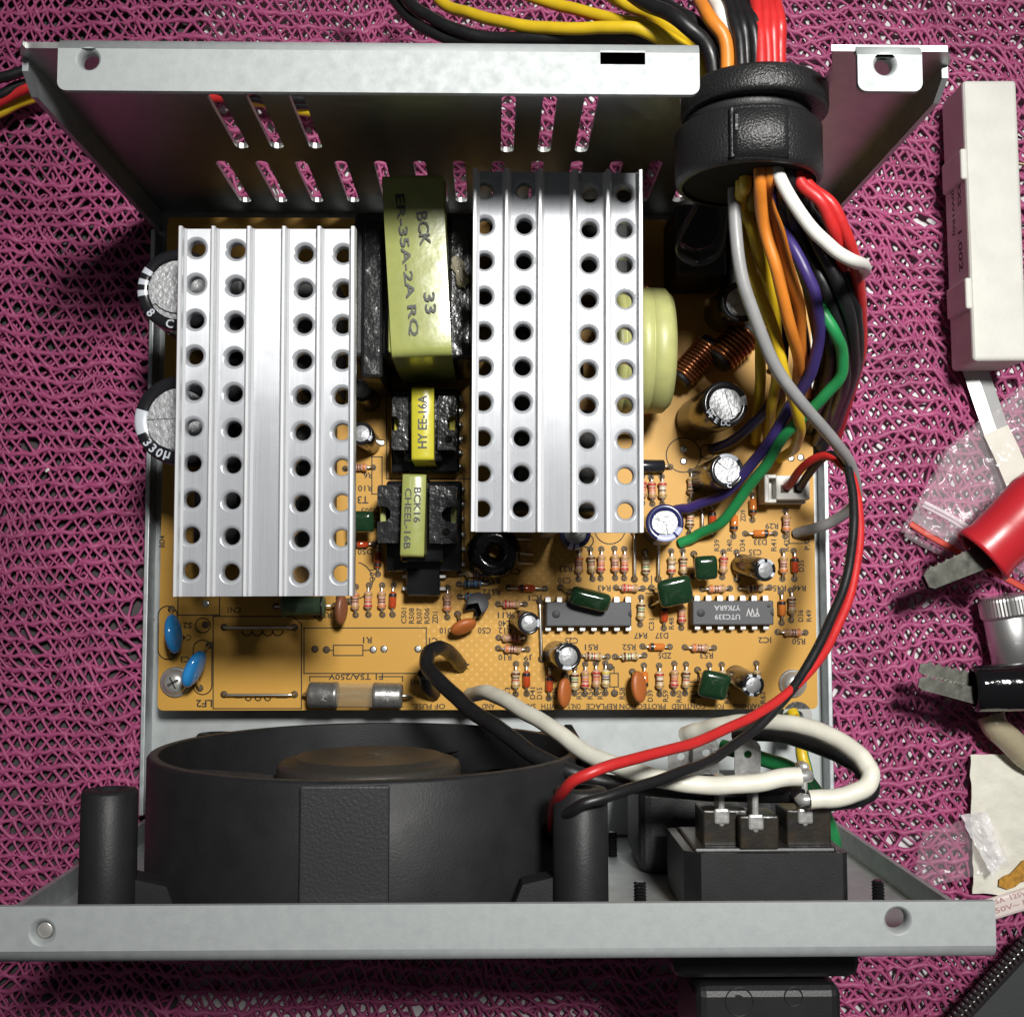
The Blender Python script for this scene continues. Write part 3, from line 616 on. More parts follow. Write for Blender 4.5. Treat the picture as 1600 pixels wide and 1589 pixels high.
# ---- chips
def dip(x0, y0, x1, y1, npin, dot, notch, txt, label):
    zt = BZ + 4.0; a = W(x0, y1, zt); b = W(x1, y0, zt); c = (a + b) / 2; w = b.x - a.x; d = b.y - a.y
    mb = MB(); mb.rbox((c.x, c.y, BZ + 2.35), (w, d, 3.3), .25, taper=.975)
    o = build('integrated_circuit', mb, IC_M, board, label)
    pm = MB(); pw = 1.25
    for s in (-1, 1):
        for k in range(npin // 2):
            x = c.x + (k - (npin / 2 - 1) / 2) * 2.45; y = c.y + s * (d / 2 - .1)
            pm.rbox((x, y + s * .45, BZ + 2.3), (pw, 1.1, .3), .08); pm.rbox((x, y + s * 1.0, BZ + 1.1), (pw * .8, .3, 2.2), .05)
    build('pin_row', pm, TIN, o)
    dm = MB()
    for (fx, rr) in dot: dm.lathe([(0, .02), (rr, .02), (rr + .03, 0)], 20, 0, TR((a.x + w * fx[0], a.y + d * fx[1], zt + .01)))
    dm.lathe([(0, .02), (.75, .02), (.78, 0)], 16, 0, TR((b.x - .15, c.y + .1, zt + .01)), a0=PI / 2, a1=1.5 * PI)
    build('moulded_mark', dm, IC_D, o)
    if txt:
        tm = MB()
        for s, fx, fy, h, ww in txt: text(tm, s, TR((a.x + w * fx, a.y + d * fy, zt + .03), 180), h, ww)
        build('print', tm, IC_TXT, o, recalc=False)
    return o
dip(852, 940, 988, 979, 16, (((.125, .5), .85),), 1, None, 'plain dark chip partly under a drop shaped capacitor')
dip(1081, 938, 1210, 977, 14, (((.11, .5), .85), ((.93, .78), .38)), 1, (('UTC339', .43, .34, 1.15, 5.4), ('Y7K6RA', .43, .70, 1.15, 5.6), ('YW', .74, .53, 1.7, 3.0), ('_', .76, .36, .14, 1.7)), 'dark chip with pale upside down print')
# transistor in a half-round case, optocoupler, connector, fuse, screws
mb = MB(); c = W(741, 952, 15); mb.lathe([(0, 0), (2.2, 0), (2.3, .2), (2.3, 4.6), (2.1, 4.8), (0, 4.8)], 20, 0, TR((c.x, c.y, 11.4), 60) @ Matrix.Rotation(.35, 4, 'Y'), True, a0=-2.3, a1=2.3); build('transistor', mb, IC_M, board)
mb = MB(); c = W(661, 910, 16); mb.rbox((c.x, c.y, 13.4), (7.4, 6.0, 4.6), .4, taper=.94)
for sx in (-1, 1):
    for k in (-1, 1): mb.rbox((c.x + sx * 4.1, c.y + k * 1.3, 11.6), (1.0, .7, .3), .05, 1); mb.rbox((c.x + sx * 4.5, c.y + k * 1.3, 10.7), (.3, .6, 2), .05, 1)
build('optocoupler', mb, [BLACK_GLOSS, TIN], board, 'black six sided optocoupler below the small transformers')
c = W(1228, 764, 15); con = None
mb = MB(); cx, cy = c.x, c.y
mb.rbox((cx, cy, 11.4), (9.6, 6.0, 3.4), .3)
mb.rbox((cx + 1.2, cy + .2, 14.6), (7.2, 5.2, 3.2), .3); mb.rbox((cx - 4.3, cy, 14.4), (1.0, 6.0, 3.2), .25); mb.rbox((cx - 3.3, cy + 2.6, 14.4), (2.0, .8, 3.2), .15); mb.rbox((cx - 3.3, cy - 2.6, 14.4), (2.0, .8, 3.2), .15)
con = build('fan_connector', mb, WHITE_PL, board, 'white two pin plug connector at the board edge')
for k in (0, 1):
    q = W(1226 + 20 * k, 764, 16.2); mb = MB(); mb.rbox((q.x, q.y, 16.22), (1.7, 1.7, .1), 0); build('socket_hole', mb, DARKHOLE, con)
CAPM = mat('dull_fuse_cap', (0.30, 0.295, 0.28), 0.33, 0.7, rvar=(700, .08), var=(1200, .3))
def fuse():
    a = W(482, 1085, 13); b = W(629, 1087, 13); ax = (b - a).normalized(); r = 2.65; L = (b - a).length
    mb = MB(); mb.cyl(a + ax * 4.6, b - ax * 4.6, r * .93, n=28); g = build('glass_fuse', mb, GLASS, board, 'glass tube fuse with two metal caps')
    for e, s in ((a, 1), (b, -1)):
        cm = MB(); cm.lathe([(0, 0), (r * .8, 0), (r * .96, .25), (r, .7), (r, 5.0), (r * 1.03, 5.4), (r * 1.03, 6.0), (r * .95, 6.2), (r * .9, 6.2)], 28, 0, aim(e, e + ax * s)); build('end_cap', cm, CAPM, g)
    wm = MB(); wm.tube([a + ax * 5, (a + b) / 2 + Vector((0, .5, -.3)), b - ax * 5], .12, 5); build('filament', wm, TIN, g)
    lm = MB(); t = b + ax * .1; lm.tube([t, t + ax * 1.2, t + ax * 1.9 - Vector((0, 0, 1.5)), t + ax * 2.0 - Vector((0, 0, 3.3))], .4, 7); t = a - ax * .1; lm.tube([t, t - ax * .8 - Vector((0, 0, .5)), t - ax * 1.1 - Vector((0, 0, 3.3))], .4, 7); build('lead', lm, TIN, g)
    tm = MB()
    for s, px in (('MC', 508), ('250', 605)): q = W(px, 1087, 13 + r); text(tm, s, TR((q.x, q.y, 13 + r + .02), 70), 1.1)
    build('stamped_print', tm, mat('stamped_grey', (.30, .30, .30), .4, .6), g, recalc=False)
fuse()
def screw(px, py, r, cross, label=None):
    c = W(px, py, BZ + 1.5); mb = MB()
    mb.lathe([(r * 1.18, 0), (r * 1.18, .5), (r * 1.05, .7), (r * .98, .75), (r * .96, .9), (r * .85, 1.6), (r * .6, 2.15), (r * .3, 2.35), (0, 2.4)], 32, 0, TR((c.x, c.y, BZ + .02)))
    o = build('screw', mb, NICKEL, board, label)
    if cross:
        xm = MB()
        for k in (0, 1): xm.rbox((0, 0, BZ + 2.42), (r * .95, .55, .22), .1, 0, TR((c.x, c.y, 0), 28 + 90 * k))
        build('cross_recess', xm, mat('recess_grey', (.12, .12, .11), .4, .8), o)
screw(272, 1066, 2.75, True, 'cross head screw in the board corner by the blue discs'); screw(1241, 1068, 2.55, False, 'round head screw partly under the fan wires')

# ---- transformers
def big_transformer():
    zt = 45.0
    tl, tr, br, bl = [W(x, y, zt) for x, y in ((596, 272), (691, 270), (706, 554), (612, 558))]
    cx = lambda t: (tl + (bl - tl) * t)
    bob0 = W(563, 345, 33); bob1 = W(736, 585, 33); yc = (bob0.y + bob1.y) / 2
    mb = MB(); mb.rbox(((bob0.x + bob1.x) / 2, (tl.y + bl.y) / 2 - 1.0, 23), (24, 29, 24), .8); o = build('main_transformer', mb, BLACK_MATT, board, 'large transformer under yellow green tape with black print')
    for (x0, x1, y0, y1, z) in ((563, 600, 345, 590, 36), (700, 738, 335, 560, 36)):
        p, q = W(x0, y1, z), W(x1, y0, z); m = MB(); m.rbox(((p.x + q.x) / 2, (p.y + q.y) / 2, 24), (q.x - p.x, q.y - p.y, 24), .7); build('core_leg', m, VARN, o)
    # tape band: a folded strip over the top and down the near and far ends
    m = MB(); n = 10; r = 1.6; th = .4
    dirv = (tl - bl).normalized(); L = (tl - bl).length; wv = (tr - tl); wv2 = (br - bl)
    prof = [(-L * 0 - .0, -29)]; path = [(0.0, -29.0)] + [(r - r * math.cos(PI / 2 * i / 4), -r + r * math.sin(PI / 2 * i / 4)) for i in range(5)]
    path += [(L * k / 8, .12 * math.sin(k * 2.1)) for k in range(1, 8) if r < L * k / 8 < L - r]
    path += [(L - r + r * math.sin(PI / 2 * i / 4), -r + r * math.cos(PI / 2 * i / 4)) for i in range(5)] + [(L, -29.0)]
    vs = []; fs = []
    for (u, h) in path:
        t = u / L; wvec = wv2.lerp(wv, t); base = bl + dirv * u + Vector((0, 0, h))
        for k in range(5):
            s = k / 4; e = -.5 if k in (0, 4) else 0
            vs.append(base + wvec * s + Vector((0, 0, e * .5)))
    for i in range(len(path) - 1):
        for k in range(4): fs.append((i * 5 + k, i * 5 + k + 1, (i + 1) * 5 + k + 1, (i + 1) * 5 + k))
    m.add(vs, fs, 0, True)
    ctr = (tl + tr + br + bl) / 4
    m.rbox((ctr.x, ctr.y, 30.5), (wv.length - .6, L - 1.6, 27), .6)
    tp = build('tape_band', m, TAPE, o)
    tm = MB(); k = S(zt)
    text(tm, 'ER-35A-2A RQ', TR(W(635, 414, zt + .35), -83.5), 17 / k, 230 / k); text(tm, 'BCK', TR(W(662, 357, zt + .35), -83), 18 / k, 55 / k); text(tm, '33', TR(W(672, 473, zt + .35), -83), 18 / k, 34 / k)
    build('print', tm, INK, tp, recalc=False)
    g = pillow(2.0, 3.2, 1.0, .8); c = W(719, 425, 37); rr = random.Random(3)
    g.v = [TR(c, 15) @ Vector((v.x * .7, v.y, v.z * .8)) * 1.0 + Vector((.9 * noise.noise(v * .8), .8 * noise.noise(v * .8 + Vector((5, 0, 0))), .5 * noise.noise(v * 1.5))) for v in g.v]; build('glue_blob', g, GLUE, o)
big_transformer()
def small_transformer(x0, x1, y0, y1, halves, tape, zt, zc, tmat, txts, label, notch):
    a = W(x0, y1, 14); b = W(x1, y0, 14); c = (a + b) / 2
    mb = MB(); mb.rbox((c.x, c.y, 12.2), (b.x - a.x, b.y - a.y, 4.8), .5); mb.rbox((c.x, c.y, 16), ((b.x - a.x) * .55, (b.y - a.y) * .8, 8), .5)
    o = build('small_transformer', mb, BLACK_GLOSS, board, label)
    for (hx0, hx1, hy0, hy1, sgn) in halves:           # ferrite half with a notch in its outer face
        p, q = W(hx0, hy1, zc), W(hx1, hy0, zc); my = (p.y + q.y) / 2; nw = (q.y - p.y) * .14; nd = (q.x - p.x) * notch
        if sgn < 0: poly = [(p.x + .3, p.y), (q.x, p.y), (q.x, q.y), (p.x + .3, q.y), (p.x, q.y - .5), (p.x, my + nw), (p.x + nd * .7, my + nw * .9), (p.x + nd, my + nw * .4), (p.x + nd, my - nw * .4), (p.x + nd * .7, my - nw * .9), (p.x, my - nw), (p.x, p.y + .5)]
        else: poly = [(p.x, p.y), (q.x - .3, p.y), (q.x, p.y + .5), (q.x, my - nw), (q.x - nd * .7, my - nw * .9), (q.x - nd, my - nw * .4), (q.x - nd, my + nw * .4), (q.x - nd * .7, my + nw * .9), (q.x, my + nw), (q.x, q.y - .5), (q.x - .3, q.y), (p.x, q.y)]
        m = MB(); m.plate(poly, [], 13, zc); core = build('ferrite_half', m, VARN, o)
        m = MB(); m.rbox(((q.x - .8 if sgn > 0 else p.x + .8), my, 15), (1.2, nw * 2.6, zc - 16.5 + 2), .2); build('winding_tape', m, tmat, o)
    if halves:
        hx0, hx1, hy0, hy1, sgn = halves[-1]; q = W(hx0 + (hx1 - hx0) * .6, hy0 + (hy1 - hy0) * .80, zc); m = MB(); m.lathe([(0, .7), (.4, .62), (.72, .25), (.8, 0)], 16, 0, TR((q.x, q.y, zc))); build('varnish_drop', m, BLACK_GLOSS, o)
    tl, tr, br, bl = [W(x, y, zt) for x, y in tape]
    m = MB(); n = 4; rr = .7; vs = []; fs = []
    L = (tl - bl).length; d = (tl - bl).normalized(); depth = zt - 11.5
    path = [(0, -depth)] + [(rr - rr * math.cos(PI / 2 * i / 4), -rr + rr * math.sin(PI / 2 * i / 4)) for i in range(5)] + [(L / 2, .05)] + [(L - rr + rr * math.sin(PI / 2 * i / 4), -rr + rr * math.cos(PI / 2 * i / 4)) for i in range(5)] + [(L, -depth)]
    for (u, h) in path:
        w = (br - bl).lerp(tr - tl, u / L); base = bl + d * u + Vector((0, 0, h))
        for s in (0, .06, .94, 1): vs.append(base + w * s + Vector((0, 0, -.25 if s in (0, 1) else 0)))
    for i in range(len(path) - 1):
        for k in range(3): fs.append((i * 4 + k, i * 4 + k + 1, (i + 1) * 4 + k + 1, (i + 1) * 4 + k))
    m.add(vs, fs, 0, True); cc = (tl + tr + bl + br) / 4; m.rbox((cc.x, cc.y, (zt + 10) / 2 - .3), ((tr - tl).length - .3, L - .8, zt - 10.8), .3)
    tp = build('tape_band', m, tmat, o); tm = MB(); k = S(zt)
    for s, x, y, rot, h, w in txts: text(tm, s, TR(W(x, y, zt + .16), rot), h / k, w / k)
    build('print', tm, INK, tp, recalc=False)
    for i in range(6):                                 # solder legs along one side
        y = a.y + (b.y - a.y) * (i + .5) / 6; m = MB(); m.cyl((b.x + .25, y, 13.6), (b.x + .25, y, BZ), .45, n=8); m.rbox((b.x - .2, y, 13.7), (1.6, .9, .8), .3); build('pin', m, TIN, o)
small_transformer(611, 718, 609, 739, ((612, 638, 620, 703, -1), (684, 712, 619, 703, 1)), ((643, 604), (678, 604), (678, 719), (643, 719)), 27, 23, TAPE_Y, (('HY EE-16A', 660, 659, 90, 15, 84),), 'bright yellow taped transformer between the two heat sinks', .45)
small_transformer(603, 722, 752, 893, ((589, 627, 758, 848, -1), (671, 714, 759, 849, 1)), ((629, 740), (666, 741), (662, 870), (625, 869)), 29, 24, TAPE, (('BCK16', 652, 789, -91, 11, 55), ('CHEEL-16B', 637, 810, -91, 11, 95)), 'pale yellow taped transformer nearest the optocoupler', .55)

# ---- heat sinks
def heat_sink(cols, rows, x0t, x0b, x1t, x1b, yt, yb, z, fins, label):
    a = W(x0t, yt, z); b = W(x0b, yb, z); c = W(x1t, yt, z); L = a.y - b.y; Wd = c.x - a.x
    ang = math.atan2(b.x - a.x, L) * -1; M = Matrix.Translation((b.x, b.y, 0)) @ Matrix.Rotation(-math.atan2(a.x - b.x, L), 4, 'Z')
    Mi = M.inverted(); hs = []
    for (cxt, cyt, cxb, cyb) in cols:
        for k in range(rows):
            t = k / (rows - 1); q = Mi @ W(cxt + (cxb - cxt) * t, cyt + (cyb - cyt) * t, z); hs.append((q.x, q.y))
    R0, r1 = 2.12, 1.47
    mb = MB(); mb.plate([(0, 0), (Wd, 0), (Wd, L), (0, L)], [circ(x, y, R0, 24) for x, y in hs if y < L - .5 - R0 * 0], z - 1.2, z, M)
    for x, y in hs: mb.lathe([(R0, z), (R0 - .15, z - .03), (R0 - .36, z - .14), (r1 + .1, z - .36), (r1, z - .62), (r1, z - 2.2)], 24, 0, M @ TR((x, y, 0)), True)
    o = build('heat_sink', mb, ALU, board, label)
    for px in fins:
        q = Mi @ W(px, yb, z); x = min(max(q.x, .45), Wd - .45)
        m = MB(); pf = [(x - .85, z + .02), (x - .42, z + .35), (x - .38, z + 1.6), (x - .22, z + 1.85), (x + .22, z + 1.85), (x + .38, z + 1.6), (x + .42, z + .35), (x + .85, z + .02)]
        pf = [(min(max(u, 0), Wd), h) for u, h in pf]; n = len(pf)
        vs = [(u, 0, h) for u, h in pf] + [(u, L, h) for u, h in pf]; fs = [(i, i + 1, n + i + 1, n + i) for i in range(n - 1)] + [tuple(range(n)), tuple(range(2 * n - 1, n - 1, -1))]
        m.add(vs, fs, 0, False, M); build('fin', m, ALU_EDGE, o)
    xm = Mi @ W((fins[2] + fins[3]) / 2, yb, z)
    m = MB(); m.rbox((xm.x, L / 2, (z - 1.3 + 11.5) / 2), (2.8, L - 1.5, z - 12.8), .3, 0, M); build('web', m, ALU, o)
    for k, f in enumerate((.22, .5, .78)):
        s = 1 if k % 2 else -1
        m = MB(); m.rbox((xm.x + s * 4.0, L * f, 26), (4.6, 10.4, 16), .4, 0, M); build('power_transistor', m, BLACK_MATT, o)
    return o
heat_sink([(307, 388, 297, 892), (369, 391, 360, 894), (476, 396, 469, 898), (536, 397, 532, 896)], 10, 282, 273, 557, 553, 358, 932, 55.0, [273.5, 329, 385.5, 441, 496.5, 552], 'perforated finned heat sink over the two bulk capacitors')
heat_sink([(758, 297, 753, 795), (820, 297, 814, 795), (922, 303, 917, 798), (976, 303, 978, 798)], 10, 739, 735, 1003, 1003, 268, 831, 51.0, [736, 789, 842, 896, 949, 1002], 'perforated finned heat sink with its top end under the flange')
def under(name, x0, y0, x1, y1, zt, label=None, r=.8, material=None):  # dark box added where the space below should look shaded
    p = W(x0, y1, zt); q = W(x1, y0, zt); m = MB(); m.rbox(((p.x + q.x) / 2, (p.y + q.y) / 2, (zt + BZ) / 2 + .2), (q.x - p.x, q.y - p.y, zt - BZ - .4), r); return build(name, m, material or BLACK_MATT, board, label)
under('shade_filler_mid', 318, 560, 386, 740, 30); under('shade_filler_low', 300, 760, 372, 880, 26); under('shade_filler_tall', 455, 420, 520, 600, 34); under('shade_filler_long', 455, 640, 510, 880, 28); under('shade_filler_top', 300, 400, 380, 540, 34)  # unseen fillers added so the first heat sink's holes look dark
under('shade_filler_upper', 765, 330, 835, 480, 32); under('shade_filler_lower', 765, 520, 850, 800, 28); under('shade_filler_upper', 905, 310, 985, 440, 30); under('shade_filler_lower', 895, 640, 945, 800, 24)  # more added fillers, darkening the holes of the second heat sink
under('coil_shade_block', 1055, 318, 1135, 430, 26, 'dark block added for shaded coils below the cable gland'); under('coil_shade_block', 1140, 330, 1190, 450, 22)  # rough blocks for coil parts, added to darken the board under the wires
def dark_coil():                                       # winding partly seen below the heat sink's edge
    c = W(772, 862, 16); m = MB()
    n1, n2 = 28, 10; vs = []; fs = []
    for i in range(n1):
        for k in range(n2):
            a = 2 * PI * i / n1; b = 2 * PI * k / n2; rr = 3.4 + 2.3 * math.cos(b); vs.append((rr * math.cos(a), rr * math.sin(a), 2.3 * math.sin(b) * 1.2))
    for i in range(n1):
        for k in range(n2): fs.append((i * n2 + k, ((i + 1) % n1) * n2 + k, ((i + 1) % n1) * n2 + (k + 1) % n2, i * n2 + (k + 1) % n2))
    m.add(vs, fs, 0, True, TR((c.x, c.y, 13.5))); o = build('choke_coil', m, BLACK_GLOSS, board, 'dark ring choke half under the heat sink')
    for (y, dy) in ((842, 0), (862, 4), (880, 0)):
        a = W(785, y, 14); b = W(832, y + dy, BZ + .4); l = MB(); l.tube(smoothpath([a, (a + b) / 2 + Vector((0, 0, .8)), b], 4), .35, 7); build('lead', l, TIN, o)
dark_coil()

# ---- ring choke in yellow tape, rod choke in copper, parts in shade under the wires
def ring_choke():
    z = 24.5; e = W(1050, 540, 30); yc = e.y; Ro = 12.8; xr_ = e.x + .2; wd_ = 13
    M = Matrix.Translation((xr_ - wd_, yc, z)) @ Matrix.Rotation(PI / 2, 4, 'Y')
    m = MB(); m.lathe([(6, 0), (Ro - 1.2, 0), (Ro, 1.2), (Ro + .1, 2.9), (Ro - .12, 3.0), (Ro + .12, 3.1), (Ro + .05, 5.6), (Ro - .14, 5.7), (Ro + .1, 5.8), (Ro + .05, 8.4), (Ro - .12, 8.5), (Ro + .06, 8.6), (Ro, wd_ - 1.4), (Ro - 1.4, wd_), (6, wd_), (6, 0)], 40, 0, M, True)
    o = build('ring_choke', m, mat('pale_yellow_tape', (0.43, 0.44, 0.17), .42, bump=(300, .15, .0005), var=(200, .15)), board, 'large ring choke wrapped in yellow green tape beside the heat sink')
    w = MB()
    for k in range(22):
        a = 2 * PI * k / 22 + .1
        if 0.9 < a % (2 * PI) < 2.4: continue
        pts = []
        for b in range(9):
            t = 2 * PI * b / 8; rr = (Ro + 6) / 2 + ((Ro - 6) / 2 + .7) * math.cos(t); xx = -wd_ / 2 + (wd_ / 2 + .7) * math.sin(t); pts.append((xr_ + xx, yc + rr * math.cos(a), z + rr * math.sin(a)))
        if a % (2 * PI) > PI * 1.05 or a % (2 * PI) < .35: w.tube(pts, .55, 6, 0, False)
    build('copper_winding', w, COPPER, o)
ring_choke()
def rod_choke(px0, py0, px1, py1, z, r, turns, label, material=COPPER):
    a = W(px0, py0, z); b = W(px1, py1, z); ax = (b - a); L = ax.length; M = aim(a, b)
    m = MB(); pts = [M @ Vector((r * math.cos(2 * PI * t * turns), r * math.sin(2 * PI * t * turns), L * t)) for t in [i / (turns * 12) for i in range(turns * 12 + 1)]]
    m.tube(pts, L / turns * .47, 6); o = build('rod_choke', m, material, board, label)
    c = MB(); c.cyl(a - ax.normalized() * 1.2, b + ax.normalized() * 1.2, r - .3, n=18, bev=.4); build('ferrite_rod', c, BLACK_MATT, o)
rod_choke(1066, 588, 1108, 540, 15, 2.7, 11, 'copper wound rod choke beside the taped ring')
rod_choke(1125, 560, 1168, 520, 16, 3.4, 8, 'dark copper rod choke shaded by the wires')
axial('rb', 1212, 540, 1212, 585, 2.2, 'power_resistor')

# ------------------------------------------------------------------ fan
FX, FZ, FR = -22.0, 42.3, 39.5
fan = thing('cooling_fan', (FX, -57, 1), 'black cooling fan standing against the smudged end wall of the case', 'fan')
Mf = Matrix(((1, 0, 0, FX), (0, 0, 1, 0), (0, 1, 0, FZ), (0, 0, 0, 1)))     # local (x, z, y)
FY0, FY1 = FYO + 1.2, -44.8
mb = MB(); mb.lathe([(FR - 2.0, FY1 + .0), (FR - .4, FY1), (FR, FY1 - .5), (FR, FY0 + 6), (FR, FY0), (FR - 1.6, FY0), (FR - 2.0, FY0 + 2), (FR - 2.0, FY1)], 96, 0, Mf, True)
fr = build('ring_housing', mb, FAN_BLK, fan)
mb = MB(); mb.lathe([(FR - 1.9, FY1 + .02), (FR - 1.6, FY1 + .12), (FR - .8, FY1 + .12), (FR - .5, FY1 + .02)], 96, 0, Mf, True); build('worn_rim', mb, mat('worn_rim_plastic', (.05, .045, .04), .5, var=(500, .6)), fan)
mb = MB(); sq = rrect(-FR, -FR, FR, FR, 4.5, 6); mb.plate(sq, [circ(0, 0, FR - 1.9, 64)], FY0, FY0 + 3.6, Mf); build('square_flange', mb, FAN_BLK, fan)
mb = MB(); mb.rbox((FX + .3, (FY0 + FY1) / 2 - .25, FZ + FR - 1.4), (13.6, FY1 - FY0 - .5, 3.2), .35); build('flat_boss', mb, mat('fan_boss_plastic', (0.020, 0.020, 0.022), .45, bump=(1900, .22, .0003)), fan)
for sx in (-1, 1):
    for sz in (-1, 1):
        x = FX + sx * 36.4; z = FZ + sz * 35.2
        mb = MB(); mb.lathe([(1.9, FY1 - 6), (1.9, FY1 - 1.6), (3.0, FY1 - 1.6), (3.9, FY1 - 1.7), (4.25, FY1 - 2.1), (4.3, FY0 + 8), (4.4, FY0)], 28, 0, Matrix(((1, 0, 0, x), (0, 0, 1, 0), (0, 1, 0, z), (0, 0, 0, 1))))
        build('corner_post', mb, FAN_BLK, fan)
        mb = MB()                                      # gusset from the post to the ring
        gx = FX + sx * 30; mb.plate([(0, 0), (sx * -12.5, 0), (sx * -9.0, 8.6), (0, 8.6 + 2)], [], -2.6, 2.6, Matrix(((1, 0, 0, x), (0, 1, 0, FY0), (0, 0, 1, z - sz * 2.4), (0, 0, 0, 1)))); build('gusset', mb, FAN_BLK, fan)
mb = MB(); mb.rbox((FX + FR - .2, (FY0 + FY1) / 2, 30), (1.8, FY1 - FY0 - .4, 50), .3); build('side_wall', mb, FAN_BLK, fan)
mb = MB(); mb.lathe([(0, -45.9), (1.2, -45.9), (1.5, -46.1), (4.2, -46.1), (4.6, -46.3), (13.2, -46.3), (13.6, -46.35), (14.0, -46.9), (15.8, -47.1), (16.5, -47.5), (16.9, -48.3), (17.0, -66), (0, -66)], 72, 0, Mf); hub = build('rotor_hub', mb, HUB, fan)
BLADE = mat('fan_blade_plastic', (0.034, 0.032, 0.030), .42, var=(400, .4))
for k in range(7):
    a = 2 * PI * k / 7 + .30; vs = []; fs = []; n = 8; m = 5
    for i in range(n + 1):
        r = 16.0 + 20.2 * i / n
        for j in range(m + 1):
            t = j / m - .5; tw = .95 - .35 * i / n; ch = 15 + 8 * i / n
            u = t * ch * math.cos(tw); v = -55.6 + t * ch * math.sin(tw) * .85 + 1.2 * math.cos(t * 3); ang = a + u / r + .12 * i / n
            vs.append((r * math.cos(ang), r * math.sin(ang), v))
    for i in range(n):
        for j in range(m): fs.append((i * (m + 1) + j, i * (m + 1) + j + 1, (i + 1) * (m + 1) + j + 1, (i + 1) * (m + 1) + j))
    mb = MB(); mb.add(vs, fs, 0, True, Mf); mb.add([(p[0], p[1], p[2] - .9) for p in vs], [tuple(reversed(f)) for f in fs], 0, True, Mf); build('blade', mb, BLADE, fan)

# ------------------------------------------------------------------ mains inlet, outlet, plug
ix0 = W(1072, 1330, 65).x; ix1 = W(1326, 1330, 65).x; iy = W(1200, 1333, 65).y
inlet = thing('mains_inlet', ((ix0 + ix1) / 2, iy, 44), 'black three terminal mains inlet block against the end wall', 'power inlet')
mb = MB(); wI = ix1 - ix0; cxI = (ix0 + ix1) / 2
mb.plate([(-wI / 2 + 2.5, 10.5), (-wI / 2, 8), (-wI / 2, -10.5), (wI / 2, -10.5), (wI / 2, 9.5), (wI / 2 - 1, 10.5)], [], FYO + 1.1, iy, Matrix(((1, 0, 0, cxI), (0, 0, 1, 0), (0, 1, 0, 54.5), (0, 0, 0, 1))))
build('housing', mb, BLACK_PL, inlet)
mb = MB(); mb.rbox((cxI, iy + .05, 54.5), (wI - 3, 1.1, 18), .5); build('back_plate', mb, BLACK_PL, inlet)
for (px, z, dz, ly, tz) in ((1132, 60.5, 8, 6.0, 0), (1185, 63, 8, 5.5, 0), (1262, 60.5, 8, 6.0, 1)):
    x = W(px, 1320, z).x; mb = MB(); mb.rbox((x, iy + ly / 2 + .4, z - 3), (7.6 if px != 1185 else 6.6, ly, dz), .3); bl = build('terminal_block', mb, FLUXED, inlet)
    mb = MB(); h = 5.5 + 2.0 * tz; mb.rbox((x - .6, iy + ly + h / 2 - 1.2, z - 1.2), (1.1, h + 2.4, 4.6), .4); mb.rbox((x - .6, iy + ly + h, z - .4), (2.0, 1.6, 3.4), .7); mb.rbox((x - .6, iy + ly - .6, z + .95), (2.6, 2.6, .9), .4); build('terminal_tab', mb, TAB, bl)
ox0 = W(1000, 1300, 36).x; oy = W(1090, 1228, 36).y
outlet = thing('mains_outlet', (ox0 + 13.5, oy, 12), 'matt black outlet socket body beneath the white wires, with shiny tabs', 'power outlet')
mb = MB(); mb.rbox((ox0 + 13.6, (oy + FYO + 1.1) / 2, 25), (27.2, oy - FYO - 1.1, 22), 2.2, seg=3); build('housing', mb, BLACK_MATT, outlet)
for (px, py, z) in ((1064, 1190, 34), (1103, 1184, 37), (1168, 1186, 34)):
    c = W(px, py, z); mb = MB(); mb.plate(rrect(-2.5, -4.4, 2.5, 3.8, 1.8, 5, (1, 1, 0, 0)), [circ(0, 1.0, .8, 10)], -.3, .3, Matrix.Translation(c) @ Matrix.Rotation(.12, 4, 'X'))
    build('solder_tab', mb, TAB, outlet)
    mb = MB(); mb.rbox((c.x, c.y - 4.5, z - 1), (4.4, 3, 3), .5); build('tab_base', mb, BLACK_GLOSS, outlet)
px0 = W(1088, 1540, 65).x; px1 = W(1318, 1540, 65).x; pcx = (px0 + px1) / 2; py_ = FYO - 11
plug = thing('mains_plug', (pcx, FYO - 1, 44), 'black moulded mains plug pushed into the outside of the end wall', 'plug')
mb = MB(); mb.rbox((pcx - .5, FYO - 4.6, 54), ((px1 - px0) + 7, 8.6, 23), 2.2, seg=3); build('socket_collar', mb, BLACK_PL, plug)
mb = MB(); mb.rbox((pcx, FYO - 33, 54), ((px1 - px0), 46, 21), 1.8, seg=3); bdy = build('body', mb, BLACK_PL, plug)
mb = MB()
for (px, py, r) in ((1155, 1565, 2.3), (1240, 1557, 1.5)):
    c = W(px, py, 64.55); n = 28
    for rr in (r,): mb.tube([(c.x + rr * math.cos(2 * PI * i / n), c.y + rr * math.sin(2 * PI * i / n), 64.5) for i in range(n + 1)], .10, 6, 0, False)
text(mb, 'P', TR(W(1155, 1563, 64.54)), 1.9); build('moulded_emblem', mb, BLACK_PL, bdy)

